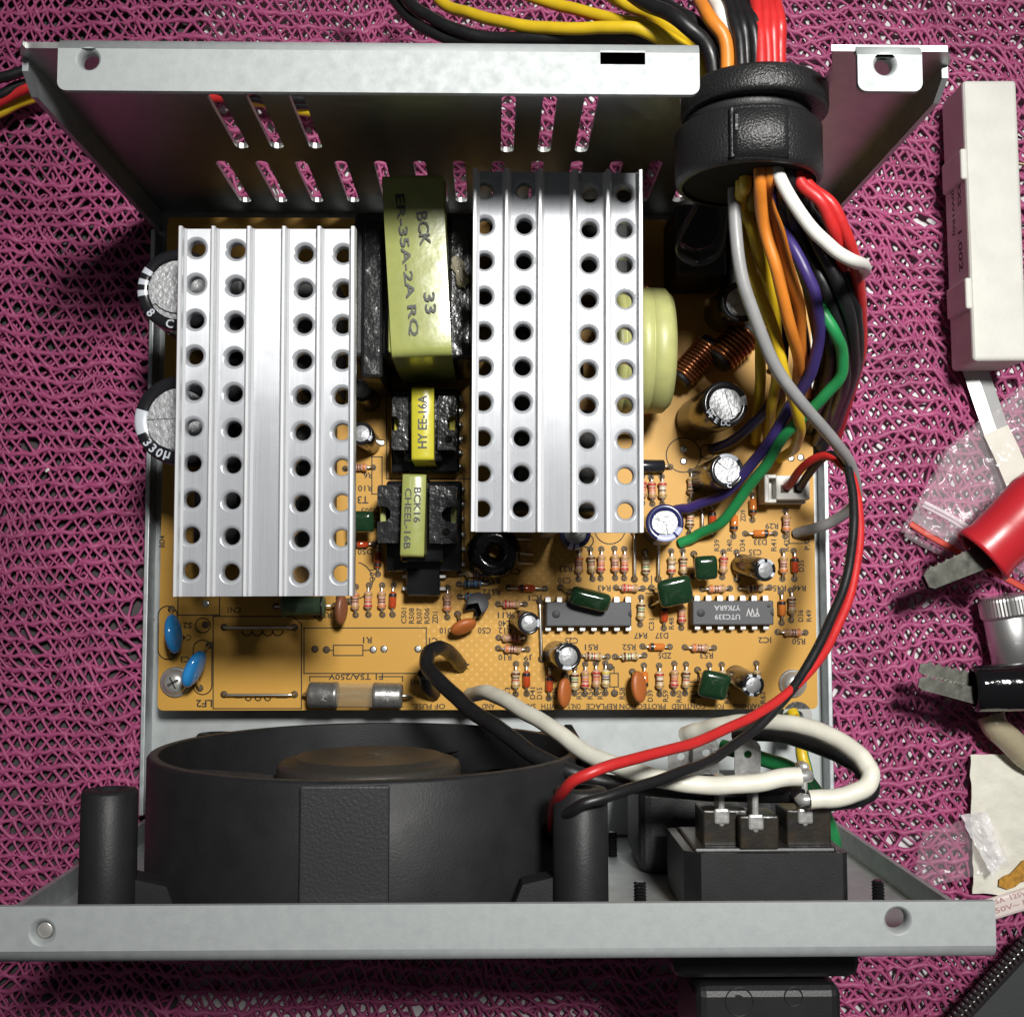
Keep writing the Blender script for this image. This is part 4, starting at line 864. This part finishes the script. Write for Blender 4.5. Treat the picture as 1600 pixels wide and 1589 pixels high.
# ------------------------------------------------------------------ cable gland
gl = thing('cable_gland', (GX, 61, GZ - 12), 'black grained plastic cable gland clamped in the rear wall notch', 'cable gland')
Mg = Matrix(((1, 0, 0, GX), (0, 0, 1, 0), (0, 1, 0, GZ), (0, 0, 0, 1)))
RB = 12.6
mb = MB(); mb.lathe([(11.4, 54.0), (RB - .7, 54.0), (RB - .2, 54.5), (RB, 55.4), (RB, 63.0), (RB - .3, 63.4), (RB - .9, 63.6), (11.4, 63.6), (11.4, 54.0)], 56, 0, Mg); build('clamp_body', mb, BLACK_GR, gl)
mb = MB(); mb.lathe([(0, 54.5), (12.0, 54.5), (12.0, 55.6), (0, 55.6)], 40, 0, Mg, False); build('gland_shade_disc', mb, mat('shade_fill_black', (.007, .007, .007), .8, spec=.2), gl)  # black disc added to fill the gland's opening with dark
mb = MB(); mb.lathe([(9.8, 63.4), (10.8, 63.4), (10.8, 66.4), (9.8, 66.4)], 48, 0, Mg); build('throat', mb, BLACK_MATT, gl)
mb = MB(); mb.lathe([(9.8, 65.6), (RB - .6, 65.6), (RB - .1, 66.0), (RB, 66.8), (RB, 69.6), (RB - .5, 70.2), (10.2, 70.2), (9.8, 65.6)], 56, 0, Matrix.Translation((1.0, 0, .8)) @ Mg); build('outer_flange', mb, BLACK_GR, gl)
mb = MB()
vs = []; fs = []; n = 12                               # raised pad on the crown of the clamp
for y in (54.5, 55.4, 62.0, 62.8):
    for i in range(n + 1):
        a = math.radians(60) + math.radians(44) * i / n; rr = RB + (1.25 if y in (55.4, 62.0) and 0 < i < n else (-.1))
        vs.append((GX + .4 - rr * math.cos(a + .05), y, GZ + rr * math.sin(a + .05)))
for j in range(3):
    for i in range(n): fs.append((j * (n + 1) + i, j * (n + 1) + i + 1, (j + 1) * (n + 1) + i + 1, (j + 1) * (n + 1) + i))
mb.add(vs, fs, 0, True); build('crown_pad', mb, BLACK_GR, gl)
mb = MB(); a = math.radians(114); mb.tube([(GX + (RB + .15) * math.cos(a), y, GZ + (RB + .15) * math.sin(a)) for y in (54.6, 56, 58, 61, 62.8)], .5, 6); build('latch_rib', mb, BLACK_GR, gl)
mb = MB(); a = math.radians(108); mb.rbox((GX + (RB + .3) * math.cos(a), 60.0, GZ + (RB + .3) * math.sin(a)), (2.2, 3.0, 1.4), .2, 0); build('latch_gap', mb, BLACK_GLOSS, gl)
tie = smoothpath([W(x, y, z) for x, y, z in ((1112, 268, 52), (1092, 312, 50), (1068, 358, 46), (1062, 386, 42), (1088, 403, 40), (1120, 388, 42), (1130, 340, 46), (1132, 290, 50), (1122, 262, 52))], 6)
mb = MB(); mb.tube(tie, (2.0, .55), 8, 0, True, flat=(0, 0, 1)); tag(build('cable_tie', mb, mat('grey_black_strap', (0.045, 0.045, 0.05), .22)), 'loop of black strap hanging in shade below the cable gland', 'cable tie')

# ------------------------------------------------------------------ wires
def wire(label, col, pts, r=1.05, group=None, n=10, stripe=None, pre=None, post=None, tip=False):
    q = [W(*p) for p in pts]
    if pre:
        dx = -2 + (pre[0] + 7.5) * .78
        q = [Vector((GX + dx * k, y, GZ + pre[1] * k)) for y, k in ((66, .78), (60, .88), (53.4, 1.0))] + q
    if post: q = q + [Vector((GX + post[0], y, GZ + post[1])) for y in (75, 63)]
    P = smoothpath(q, 7); sd = len(ABS) * .37; mb = MB()
    P = [p + Vector((noise.noise(Vector((k * .16, sd, 0))), noise.noise(Vector((k * .16, sd, 5))), noise.noise(Vector((k * .16, sd, 9))))) * (.35 if 3 < k < len(P) - 4 else 0) for k, p in enumerate(P)]; mb.tube(P, r, n)
    mats = [WM[col]]
    if stripe:
        mats.append(WM[stripe]); nb = n
        for f in range(len(P) - 1):
            for k in range(3): mb.m[f * n + k] = 1
    o = build('wire', mb, mats)
    if tip:                                            # stripped, soldered end
        d = (P[-1] - P[-2]).normalized(); m = MB(); m.tube([P[-1] - d * .5, P[-1] + d * .6, P[-1] + d * 1.3 + Vector((0, 0, -.3)), P[-1] + d * 1.9 + Vector((0, 0, -1.2))], [r * .62, r * .62, r * .75, r * .3], 9); build('bare_end', m, TAB, o)
    return tag(o, label, 'wire', group)
G1 = 'output wires running from the board into the cable gland'
zg = 66
wire('grey wire looping past the case edge and back to the board', 'grey', ((1152, 395, 62), (1176, 490, 60), (1212, 572, 56), (1262, 642, 50), (1308, 695, 42), (1334, 740, 33), (1336, 785, 25), (1305, 812, 18), (1270, 826, 14), (1244, 833, 10)), 1.15, G1, pre=(-7.5, -3))
wire('bright yellow wire just beside the grey wire', 'yellow', ((1154, 340, 53), (1166, 405, 54), (1188, 460, 54), (1210, 520, 52), (1226, 588, 48), (1245, 640, 42), (1250, 675, 34), (1240, 702, 22), (1218, 716, 10)), 1.1, G1, pre=(-6.5, 0))
wire('yellow wire between the bright yellow and orange wires', 'yellow', ((1158, 310, 58), (1174, 355, 57), (1194, 420, 54), (1208, 470, 50), (1214, 530, 44), (1212, 590, 36), (1206, 640, 28), (1198, 700, 10)), 1.1, G1, pre=(-6, 2.5))
wire('dull yellow wire dropping straight to the board', 'yellow', ((1172, 400, 42), (1186, 500, 38), (1188, 560, 34), (1186, 620, 26), (1180, 690, 10)), 1.1, G1, pre=(-5, -4))
wire('dull yellow wire crossing under the blue wire', 'olive', ((1196, 440, 40), (1210, 540, 36), (1220, 610, 30), (1214, 650, 24), (1196, 712, 10)), 1.1, G1, pre=(-3, -4.5))
wire('orange wire next to the yellow wires', 'orange', ((1192, 350, 65), (1214, 425, 63), (1234, 500, 58), (1248, 565, 48), (1246, 600, 36), (1240, 640, 10)), 1.1, G1, pre=(-4.2, 6.2))
wire('orange wire next to the purple wire', 'orange', ((1198, 310, 65), (1216, 365, 64), (1236, 430, 62), (1249, 490, 56), (1254, 555, 46), (1260, 600, 34), (1262, 645, 10)), 1.1, G1, pre=(-2.2, 6.4))
wire('brownish orange wire behind the purple wire', 'brown', ((1252, 400, 52), (1270, 490, 46), (1282, 560, 38), (1276, 610, 28), (1262, 650, 10)), 1.1, G1, pre=(1.5, -2))
wire('purple wire sweeping down to the navy capacitor', 'purple', ((1218, 345, 59), (1240, 388, 60), (1262, 432, 60), (1276, 478, 58), (1280, 530, 52), (1268, 582, 46), (1244, 622, 40), (1214, 668, 34), (1182, 716, 28), (1136, 768, 20), (1090, 790, 14), (1055, 797, 10)), 1.12, G1, pre=(-1, 2))
wire('green wire bulging past the black wires then back to the board', 'green', ((1268, 450, 53), (1288, 492, 55), (1306, 522, 54), (1317, 558, 50), (1308, 596, 46), (1280, 628, 42), (1234, 672, 36), (1203, 716, 30), (1172, 759, 24), (1130, 812, 17), (1092, 836, 12), (1062, 849, 10)), 1.12, G1, pre=(3, -3.5))
wire('dark blue wire curving to the bare circle on the board', 'navy', ((1220, 480, 42), (1222, 580, 34), (1204, 632, 28), (1168, 672, 20), (1132, 694, 13), (1112, 702, 10)), 1.1, G1, pre=(-2, -6.5))
wire('white wire curling outward over the black wires', 'white', ((1262, 350, 74), (1300, 387, 75), (1332, 408, 73), (1351, 417, 65), (1350, 424, 52), (1335, 450, 42), (1310, 560, 30), (1285, 660, 10)), 1.15, G1, pre=(-0.4, 7.2))
GB = 'bunch of black wires below the cable gland'
for k, (pts, pr) in enumerate(((((1240, 318, 62), (1268, 355, 61), (1300, 410, 58), (1322, 470, 54), (1325, 540, 46), (1305, 600, 34), (1280, 660, 10)), (2.6, 5)),
        (((1262, 330, 63), (1292, 370, 61), (1320, 430, 57), (1335, 490, 51), (1330, 560, 42), (1300, 640, 24), (1285, 680, 10)), (4.4, 2.8)),
        (((1232, 340, 57), (1262, 400, 56), (1290, 470, 52), (1302, 540, 44), (1292, 610, 32), (1270, 665, 10)), (1.2, 3)),
        (((1242, 370, 54), (1275, 440, 53), (1308, 510, 49), (1315, 570, 40), (1296, 640, 24), (1276, 690, 10)), (2.6, .8)),
        (((1258, 420, 50), (1282, 500, 47), (1290, 570, 38), (1275, 630, 26), (1258, 670, 10)), (.8, .6)),
        (((1280, 390, 57), (1318, 455, 54), (1338, 520, 46), (1334, 580, 36), (1310, 640, 22), (1290, 690, 10)), (5.2, .2)),
        (((1225, 400, 45), (1245, 480, 42), (1258, 560, 36), (1255, 620, 26), (1245, 660, 10)), (0, -4.5)),
        (((1235, 360, 56), (1258, 430, 55), (1283, 500, 52), (1296, 560, 44), (1284, 620, 30), (1266, 672, 10)), (1.8, 2)),
        (((1275, 372, 60), (1308, 440, 58), (1330, 515, 52), (1330, 585, 40), (1308, 655, 20), (1294, 690, 10)), (5.6, 1.8)),
        (((1252, 380, 57), (1290, 450, 56), (1316, 530, 50), (1318, 600, 38), (1296, 665, 16), (1284, 700, 10)), (3.6, 1.4)),
        (((1268, 345, 60), (1304, 410, 57), (1332, 480, 52), (1340, 545, 44), (1325, 610, 32), (1300, 670, 10)), (6.8, 1.2)))):
    wire('black wire in the dense dark bunch curving below the gland', 'black', pts, 1.3, GB, pre=pr)
wire('red wire forming the inner side of the red pair below the gland', 'red', ((1286, 322, 70), (1308, 378, 66), (1320, 440, 54), (1318, 520, 42), (1310, 600, 28), (1296, 680, 10)), 1.1, G1, pre=(4.8, 5))
wire('red wire along the outermost edge of the bundle below the gland', 'red', ((1302, 325, 69), (1326, 380, 66), (1341, 440, 58), (1347, 505, 47), (1343, 565, 37), (1325, 625, 24), (1308, 685, 10)), 1.1, G1, pre=(6.6, 3.6))
# outside the wall
G2 = 'output wires leaving the gland outside the case'
def outw(lb, c, pts, post, r=1.05): wire(lb, c, pts, r, G2, post=post)
outw('yellow wire sweeping lowest along the flange toward the gland', 'yellow', ((640, -90, 30), (686, 0, 40), (735, 22, 46), (800, 38, 52), (870, 45, 56), (950, 45, 60), (1010, 50, 62)), (-7.5, -2.5), 1.15)
outw('yellow wire descending diagonally between the other yellow wires', 'yellow', ((720, -50, 40), (842, 0, 48), (900, 14, 52), (965, 32, 57), (1015, 44, 61)), (-7.8, .3), 1.15)
outw('yellow wire running beside the topmost black wire', 'yellow', ((880, -60, 46), (962, 0, 54), (1011, 20, 58), (1045, 42, 62)), (-5.3, .5), 1.15)
outw('black wire arching lowest behind the flange', 'black', ((560, -90, 30), (616, 0, 38), (640, 28, 41), (672, 50, 44), (712, 62, 46), (790, 70, 50), (900, 66, 54), (1000, 62, 58)), (-6.4, -5), 1.15)
outw('black wire arching just above its lower neighbour', 'black', ((590, -80, 34), (636, 0, 42), (670, 27, 45), (718, 49, 48), (768, 60, 50), (860, 60, 54), (980, 56, 58)), (-4, -4.2), 1.15)
outw('glossy black wire crossing to the gland above the yellow wires', 'black', ((930, -60, 56), (996, 0, 64), (1040, 20, 68), (1072, 40, 70)), (-7, 4.4), 1.3)
outw('black wire running close beside the glossy black one', 'black', ((990, -60, 52), (1020, -10, 58), (1060, 20, 64), (1090, 40, 67)), (-4.8, 3), 1.15)
outw('orange wire rising from the gland beside the white one', 'orange', ((1070, -60, 56), (1093, 0, 66), (1112, 34, 71)), (-5.0, 6.8), 1.2)
outw('white wire rising from the gland beside the orange one', 'white', ((1085, -60, 54), (1114, 0, 64), (1130, 34, 69)), (-3.0, 5.4), 1.15)
for k in range(4):
    outw(('black wire rising next to the white wire above the gland', 'black wire second from the white wire above the gland', 'black wire third from the white wire above the gland', 'black wire touching the red wires above the gland')[k], 'black', ((1108 + 15 * k, -60, 56), (1134 + 12 * k, 0, 66), (1147 + 11 * k, 34, 71)), (-2.6 + 1.3 * k, 7.4 - .3 * (k % 2) * 4), 1.0)
for k in range(4):
    outw(('red wire touching the black wires above the gland', 'red wire second from the black wires above the gland', 'red wire third from the black wires above the gland', 'red wire farthest from the black wires above the gland')[k], 'red', ((1164 + 13 * k, -60, 60), (1178 + 11 * k, 0, 68), (1185 + 11 * k, 34, 71)), (0.6 + 1.25 * k, 7.6 - .6 * k), 1.12)
G3 = 'cable loops lying behind the rear wall'
wire('red wire passing behind the first vent slot at the wall corner', 'red', ((-60, 182, 8), (0, 160, 9), (50, 134, 10), (130, 118, 9), (230, 130, 8), (340, 152, 8), (430, 130, 12), (560, 108, 20), (700, 80, 34), (800, 60, 44), (900, 58, 52), (1000, 60, 58)), 1.2, G3, post=(-2, -6.8))
wire('yellow wire passing behind the middle vent slots', 'yellow', ((-60, 205, 5), (0, 178, 6), (40, 156, 6), (150, 132, 6), (280, 140, 6), (410, 160, 6), (500, 176, 7), (600, 152, 12), (700, 118, 22), (820, 90, 38), (930, 76, 50), (1010, 70, 57)), 1.2, G3, post=(-4.6, -7.2))
wire('black wire nearest the wall corner, above the red one', 'black', ((-60, 130, 12), (0, 122, 13), (50, 108, 13), (140, 96, 12), (300, 118, 10), (460, 155, 9), (580, 132, 14), (720, 96, 28), (860, 80, 44), (1000, 74, 56)), 1.2, G3, post=(0, -8.2))
wire('black wire between the red wire and the upper black one', 'black', ((-60, 168, 9), (0, 148, 10), (40, 132, 10), (140, 112, 10), (300, 132, 8), (470, 164, 8), (600, 140, 12), (740, 104, 26), (880, 84, 42), (1010, 76, 56)), 1.2, G3, post=(2, -7.4))
# fan leads
wire('red fan wire looping from the white connector over to the fan', 'red', ((1226, 764, 15), (1236, 752, 19), (1256, 728, 25), (1282, 713, 30), (1310, 722, 34), (1332, 750, 37), (1342, 800, 40), (1340, 870, 43), (1322, 945, 46), (1290, 1015, 50), (1240, 1072, 55), (1200, 1104, 59), (1150, 1132, 64), (1078, 1160, 72), (1000, 1184, 80), (930, 1206, 84.5), (888, 1228, 83), (868, 1258, 76), (862, 1300, 64)), .88)
wire('black fan wire looping from the white connector over to the fan', 'black', ((1246, 766, 15), (1256, 752, 20), (1272, 730, 26), (1292, 712, 31), (1314, 716, 34), (1327, 742, 37), (1334, 790, 40), (1331, 855, 43), (1316, 925, 46), (1288, 990, 50), (1252, 1056, 54), (1212, 1108, 58), (1165, 1152, 62), (1102, 1190, 70), (1040, 1215, 76), (960, 1241, 82), (905, 1260, 83), (874, 1282, 76), (866, 1318, 62)), .88)
# mains leads
wire('thick black mains wire from the board loop across the fan', 'black', ((720, 1040, 10), (714, 1032, 14), (700, 1018, 20), (686, 1012, 24), (672, 1018, 27), (667, 1036, 30), (678, 1056, 33), (704, 1080, 38), (735, 1108, 43), (768, 1132, 48), (805, 1160, 53), (845, 1186, 57), (890, 1206, 60), (940, 1220, 60), (1010, 1228, 58), (1090, 1236, 56), (1160, 1240, 56), (1232, 1240, 60), (1252, 1246, 62)), 1.5)
mb = MB(); mb.tube(smoothpath([W(*p) for p in ((664, 1052, 18), (668, 1072, 14), (678, 1084, 10))], 5), 1.55, 10); tag(build('wire', mb, WM['black']), 'short black wire stub bending into the board beside the mains loop', 'wire')
wire('thick white mains wire rising from the board across to the inlet', 'cream', ((728, 1096, 10), (738, 1084, 18), (756, 1082, 26), (780, 1090, 33), (820, 1112, 42), (855, 1132, 48), (890, 1160, 54), (938, 1186, 60), (990, 1205, 64), (1040, 1218, 66), (1088, 1225, 67), (1136, 1227, 67.5), (1184, 1222, 68), (1230, 1215, 68), (1251, 1213, 68)), 1.55, tip=True)
wire('thick white wire looping from the outlet tabs to the inlet', 'cream', ((1070, 1148, 33), (1088, 1142, 36), (1120, 1134, 40), (1160, 1129, 44), (1205, 1128, 48), (1250, 1134, 52), (1298, 1150, 56), (1338, 1176, 60), (1358, 1202, 62), (1358, 1222, 63), (1342, 1236, 64), (1310, 1245, 64), (1264, 1249, 64)), 1.6, tip=True)
wire('thick black wire shadowing the white loop beside the inlet', 'black', ((1150, 1150, 28), (1184, 1146, 32), (1232, 1150, 38), (1281, 1166, 44), (1318, 1182, 49), (1347, 1203, 53), (1362, 1222, 55), (1360, 1238, 56), (1330, 1250, 56), (1278, 1256, 57)), 1.5, tip=True)
wire('green earth wire curving from the outlet tabs to the inlet wall', 'green', ((1128, 1166, 26), (1150, 1172, 28), (1186, 1184, 32), (1232, 1200, 36), (1268, 1226, 38), (1284, 1262, 38), (1298, 1300, 36), (1305, 1330, 30)), 1.45)
wire('green and yellow striped earth wire under the white loop', 'green', ((1238, 1112, 12), (1244, 1128, 14), (1250, 1155, 18), (1254, 1185, 20), (1264, 1215, 20), (1272, 1250, 16), (1276, 1290, 10)), 1.3, stripe='yellow')
mb = MB(); c = W(1243, 1118, 8); mb.plate(circ(c.x, c.y, 3.2, 20), [circ(c.x, c.y, 1.3, 12)], 9, 9.6); mb.rbox((c.x, c.y - 3.4, 10), (2.2, 3.4, 1.8), .4); tag(build('ring_terminal', mb, TIN), 'shiny ring terminal on the end of the striped earth wire', 'terminal')

# ------------------------------------------------------------------ loose things around the case
def cement_resistor():
    z1, z0 = 15.5, 3.0
    tl, tr, br, bl = [W(x, y, z1) for x, y in ((1505, 126), (1589, 124), (1606, 562), (1522, 566))]
    c = (tl + tr + br + bl) / 4; L = ((tl - bl).length + (tr - br).length) / 2; w = (tr - tl).length; ang = math.atan2((tl - bl).y, (tl - bl).x) - PI / 2
    o = thing('ceramic_resistor', (c.x, c.y, z0), 'long white ceramic power resistor block lying on the net', 'resistor')
    M = TR((c.x, c.y, 0), math.degrees(ang)); m = MB(); m.rbox((0, 0, (z0 + z1) / 2), (w, L, z1 - z0), .9, 0, M, 3); build('ceramic_body', m, CERAMIC, o)
    for (f, ln_) in ((.70, .11), (.24, .11)):
        m = MB(); m.rbox((-w / 2 - .35, L * (f - .5), (z0 + z1) / 2 + .6), (1.4, L * ln_, z1 - z0 - 1.6), .45, 0, M); build('side_ridge', m, CERAMIC, o)
    m = MB(); Ms = M @ Matrix.Translation((-w / 2 - .04, L * .03, (z0 + z1) / 2)) @ Matrix(((0, 0, -1, 0), (-1, 0, 0, 0), (0, 1, 0, 0), (0, 0, 0, 1)))
    text(m, '20W1R0J', Ms @ Matrix.Translation((-2.5, -1.7, 0)), 1.9, 11); text(m, 'RXS', Ms @ Matrix.Translation((-5.0, 2.0, 0)), 1.9, 5); text(m, '1.002', Ms @ Matrix.Translation((7.5, 1.6, 0)), 2.2, 9)
    build('side_print', m, INK, o, recalc=False)
cement_resistor()
def strip(name, pts, w, th, material, label, cat):
    P = [W(*p) for p in pts]; m = MB(); m.tube(P, (th, w), 4, 0, True, flat=(0, 0, 1)); o = build(name, m, material)
    for p in o.data.polygons: p.use_smooth = False
    return tag(o, label, cat)
strip('metal_strip', ((1518, 560, 3.2), (1545, 640, 3), (1566, 700, 2.6), (1590, 780, 2.4)), 2.9, .45, mat('dull_steel', (.55, .56, .55), .45, .8), 'flat dull steel strip poking out from under the ceramic block', 'metal strip')
strip('paper_strip', ((1556, 672, 4.2), (1572, 705, 4.6), (1592, 752, 5), (1612, 800, 4.6)), 3.0, .12, PAPER, 'narrow strip of cream paper inside the zip bag', 'paper')
def sheet(corner_px, z, amp, nx, ny, seed, freq=.16, ragged=0):
    a, b, c, d = [W(x, y, z) for x, y in corner_px]; m = MB(); vs = []; fs = []
    for j in range(ny + 1):
        for i in range(nx + 1):
            u, v = i / nx, j / ny; p = (a * (1 - u) + b * u) * (1 - v) + (d * (1 - u) + c * u) * v
            q = Vector((p.x * freq, p.y * freq, seed)); h = noise.noise(q) + .6 * abs(noise.noise(q * 2.3)) + .3 * noise.noise(q * 5)
            e = Vector((noise.noise(q * 3 + Vector((9, 0, 0))), noise.noise(q * 3 + Vector((0, 9, 0))), 0)) * ragged if (i in (0, nx) or j in (0, ny)) else Vector()
            vs.append(p + Vector((0, 0, amp * h)) + e)
    for j in range(ny):
        for i in range(nx): k = j * (nx + 1) + i; fs.append((k, k + 1, k + nx + 2, k + nx + 1))
    m.add(vs, fs, 0, True); return m
bag = thing('zip_bag', W(1530, 760, 3), 'crumpled clear zip bag with a red closure line under the red clip', 'plastic bag')
build('upper_film', sheet(((1478, 700), (1615, 585), (1690, 860), (1408, 832)), 6.2, 2.0, 44, 34, 3.1), FILM, bag, recalc=False)
build('lower_film', sheet(((1480, 704), (1618, 590), (1690, 930), (1412, 838)), 3.2, 1.0, 30, 24, 8.1), FILM, bag, recalc=False)
build('closure_lip', sheet(((1440, 778), (1560, 850), (1540, 905), (1410, 838)), 5.2, 1.0, 20, 8, 5.1), FILM, bag, recalc=False)
m = MB(); m.tube(smoothpath([W(1444, 785, 7), W(1470, 798, 7.4), W(1500, 815, 7), W(1540, 842, 7)], 5), .5, 8); m.tube(smoothpath([W(1441, 790, 6.6), W(1468, 804, 7), W(1496, 820, 6.8), W(1536, 848, 6.6)], 5), .35, 8); build('zip_ridge', m, mat('clear_ridge', (.85, .78, .82), .15, alpha=.5), bag)
m = MB(); m.tube(smoothpath([W(1422, 818, 6.6), W(1450, 836, 6.6), W(1486, 856, 6.4), W(1530, 880, 6), W(1580, 908, 5.4), W(1640, 940, 5)], 5), (.75, .12), 6, 0, True, flat=(.5, .85, 0)); build('closure_line', m, mat('red_print_line', (.50, .06, .04), .4), bag)
def clip(name, tip, mouth, back, z, r0, prof, boot_mat, jaw_px, label, sc=1.0):
    A = W(*mouth, z); B = W(*back, z + 3); o = thing(name, (A.x, A.y, z - r0), label, 'clip'); M = aim(A, B); L = (B - A).length
    pr = [(r * r0, t * L) for t, r in prof]; inner = [(r * r0 * .86, t * L + .01) for t, r in prof[:3]]
    m = MB(); m.lathe(list(reversed(inner)) + pr + [(0, L)], 36, 0, M @ Matrix.Rotation(.4, 4, 'Z'), True, rfun=lambda a: 1 - .12 * math.sin(a) ** 2); build('boot', m, boot_mat, o)
    T_ = W(*tip, z - 1); d = (A - T_); Lj = d.length + 7; d.normalize(); s = Vector((-d.y, d.x, 0)).normalized(); up = d.cross(s) * -1; up = up if up.z > 0 else -up
    for k, (off, wd_, hh) in enumerate(jaw_px):
        m = MB(); MJ = Matrix(((d.x, s.x, up.x, T_.x), (d.y, s.y, up.y, T_.y), (d.z, s.z, up.z, T_.z), (0, 0, 0, 1))) @ Matrix.Translation((0, off[0], off[1]))
        poly = [(0, -wd_ * .30), (.9, -wd_ * .46), (Lj, -wd_ * .62), (Lj, wd_ * .62), (.9, wd_ * .46), (0, wd_ * .30)]
        m.plate(poly, [], -hh, 0, MJ); j = build('jaw', m, JAW, o)
        tm = MB()
        for q in range(6): tm.plate([(1.2 + 1.8 * q, wd_ * .40), (2.0 + 1.8 * q, wd_ * .40 + .9), (2.8 + 1.8 * q, wd_ * .42)], [], -hh * .9, -hh * .1, MJ)
        build('tooth_row', tm, JAW, j)
clip('red_crocodile_clip', (1446, 908), (1533, 870), (1680, 735), 20, 6.9, ((0, 1.0), (.03, 1.03), (.12, .93), (.3, .96), (.6, 1.06), (1, .9)), RED_RUB, (((0, .9), 4.5, .7), ((-.6, -1.8), 4.4, .7)), 'red rubber booted crocodile clip lying on the zip bag')
clip('black_crocodile_clip', (1436, 1056), (1520, 1076), (1700, 1070), 18, 4.9, ((0, .92), (.02, 1.0), (.08, 1.0), (.3, 1.02), (.6, 1.05), (1, .9)), BLK_RUB, (((-1.3, .9), 3.0, .7), ((1.7, -.9), 2.6, .7)), 'black rubber booted crocodile clip with open toothed jaws')
def barrel():
    a = W(1568, 930, 6); b = W(1596, 1070, 6); o = thing('metal_barrel', (a.x, a.y, 0.5), 'satin silver metal barrel with a knurled end under the black clip', 'metal fitting'); r = 5.2; L = (b - a).length; M = aim(a, b)
    m = MB(); m.lathe([(0, .3), (r * .8, .25), (r * .97, 0), (r * 1.05, .5), (r * 1.07, 1.0), (r * 1.07, 4.2), (r * 1.03, 4.6), (r, 4.8)], 96, 0, M, False, rfun=lambda x: 1 + .012 * (1 if int(x / (2 * PI) * 96 + .5) % 2 else -1)); build('knurled_ring', m, mat('satin_nickel', (.62, .62, .61), .35, .95), o)
    m = MB(); m.lathe([(r * .96, 4.7), (r, 5.2), (r * .98, L), (0, L)], 48, 0, M); build('sleeve', m, mat('satin_sleeve', (.60, .60, .60), .4, .9), o)
barrel()
m = MB(); m.tube(smoothpath([W(*p) for p in ((1548, 1118, 6), (1556, 1136, 6.5), (1578, 1156, 6), (1604, 1182, 5), (1640, 1205, 4))], 6), [3.0] * 3 + [2.9] * 22, 18); o = tag(build('amber_tube', m, AMBER), 'stubby translucent amber tube between black clip and cream paper', 'tube')
pp = thing('masking_paper', W(1560, 1290, 1.5), 'torn cream paper with an orange rust stain', 'paper')
m = sheet(((1516, 1180), (1640, 1172), (1640, 1402), (1520, 1396)), 2.6, .5, 24, 40, 2.2, .12, .5); k = len(m.v); f0 = list(m.f)
m.add([v - Vector((0, 0, .3)) for v in m.v[:k]], [tuple(reversed(f)) for f in f0], 0, True); build('paper_layer', m, PAPER, pp, recalc=False)
m = MB(); pts = [(1562, 1385), (1563, 1374), (1572, 1368), (1582, 1364), (1590, 1356), (1600, 1344), (1608, 1344), (1608, 1376), (1597, 1378), (1588, 1386), (1576, 1390)]
m.plate([(W(x, y, 3.9).x, W(x, y, 3.9).y) for x, y in pts], [], 3.4, 3.5); build('rust_stain', m, STAIN, pp)
a = W(1535, 1424, 3); b = W(1640, 1392, 3); d = (b - a); ang = math.degrees(math.atan2(d.y, d.x))
m = MB(); m.rbox((0, 0, 3.0), (d.length, 4.6, 1.8), .7, 0, TR(((a + b) / 2).xy.to_3d(), ang)); cord = build('flat_cord', m, PINKW); tag(cord, 'pale pinkish flat cord with faint printed ratings poking from behind the flange', 'cord')
m = MB(); text(m, '2.5A  125V~', TR(W(1578, 1402, 3.93), ang), 1.1, 9.5); text(m, '250V~ N', TR(W(1578, 1416, 3.93), ang), 1.2, 9.5); build('faint_print', m, FAINT, cord, recalc=False)
film = build('clear_film', sheet(((1440, 1300), (1545, 1268), (1585, 1352), (1425, 1392)), 4.2, 1.2, 36, 28, 6.6, .2, .4), FILM, recalc=False); tag(film, 'scrap of crinkled clear film beside the cream paper', 'plastic film')
m = sheet(((1500, 1272), (1540, 1266), (1572, 1345), (1548, 1368)), 5.6, 1.4, 18, 24, 4.4, .3, .3); build('folded_edge', m, mat('milky_film', (.85, .82, .83), .2, alpha=.6, bump=(400, .5, .001)), film, recalc=False)
bagc = thing('grey_pouch', W(1590, 1590, 4), 'dark grey pouch corner edged by a black zip', 'pouch')
a, b = W(1486, 1608, 9), W(1622, 1462, 9); d = (b - a).normalized(); nn = Vector((d.y, -d.x, 0))
m = MB(); q0 = a - d * 10 + nn * 1.5; q1 = b + d * 25 + nn * 1.5; m.plate([(q0.x, q0.y), ((q0 + nn * 60).x, (q0 + nn * 60).y), ((q1 + nn * 60).x, (q1 + nn * 60).y), (q1.x, q1.y)], [], .8, 9.0); build('fabric_panel', m, CASE_GR, bagc)
L = (b - a).length; k = 0; tm = MB(); tm.rbox((0, 0, 0), (.85, 1.7, 1.4), .25); tooth = mesh_of(tm, 'zip_tooth', TOOTH)
while k * 1.25 < L:
    for s in (0, 1):
        q = a + d * (k * 1.25 + .6 * s) + nn * (.2 + (-1.3 if s else 0)); M = TR((q.x, q.y, 8.4), math.degrees(math.atan2(d.y, d.x)) + (12 if s else -12)); place('zip_tooth', tooth, M, bagc)
    k += 1
m = pillow(.55, .35, .3, .6); c = W(74, 735, 1.5); m.v = [TR(c, 40) @ v * 1.0 for v in m.v]; tag(build('plastic_chip', m, WHITE_PL), 'tiny white plastic chip lying on the net', 'chip')
m = MB(); c0, c1 = W(1588, 255, 3), W(1625, 262, 3); m.tube([c0, c1], .35, 7); tag(build('wire_lead', m, mat('pale_brass', (.6, .5, .3), .35, .9)), 'thin pale brass lead poking out beyond the ceramic block', 'wire')
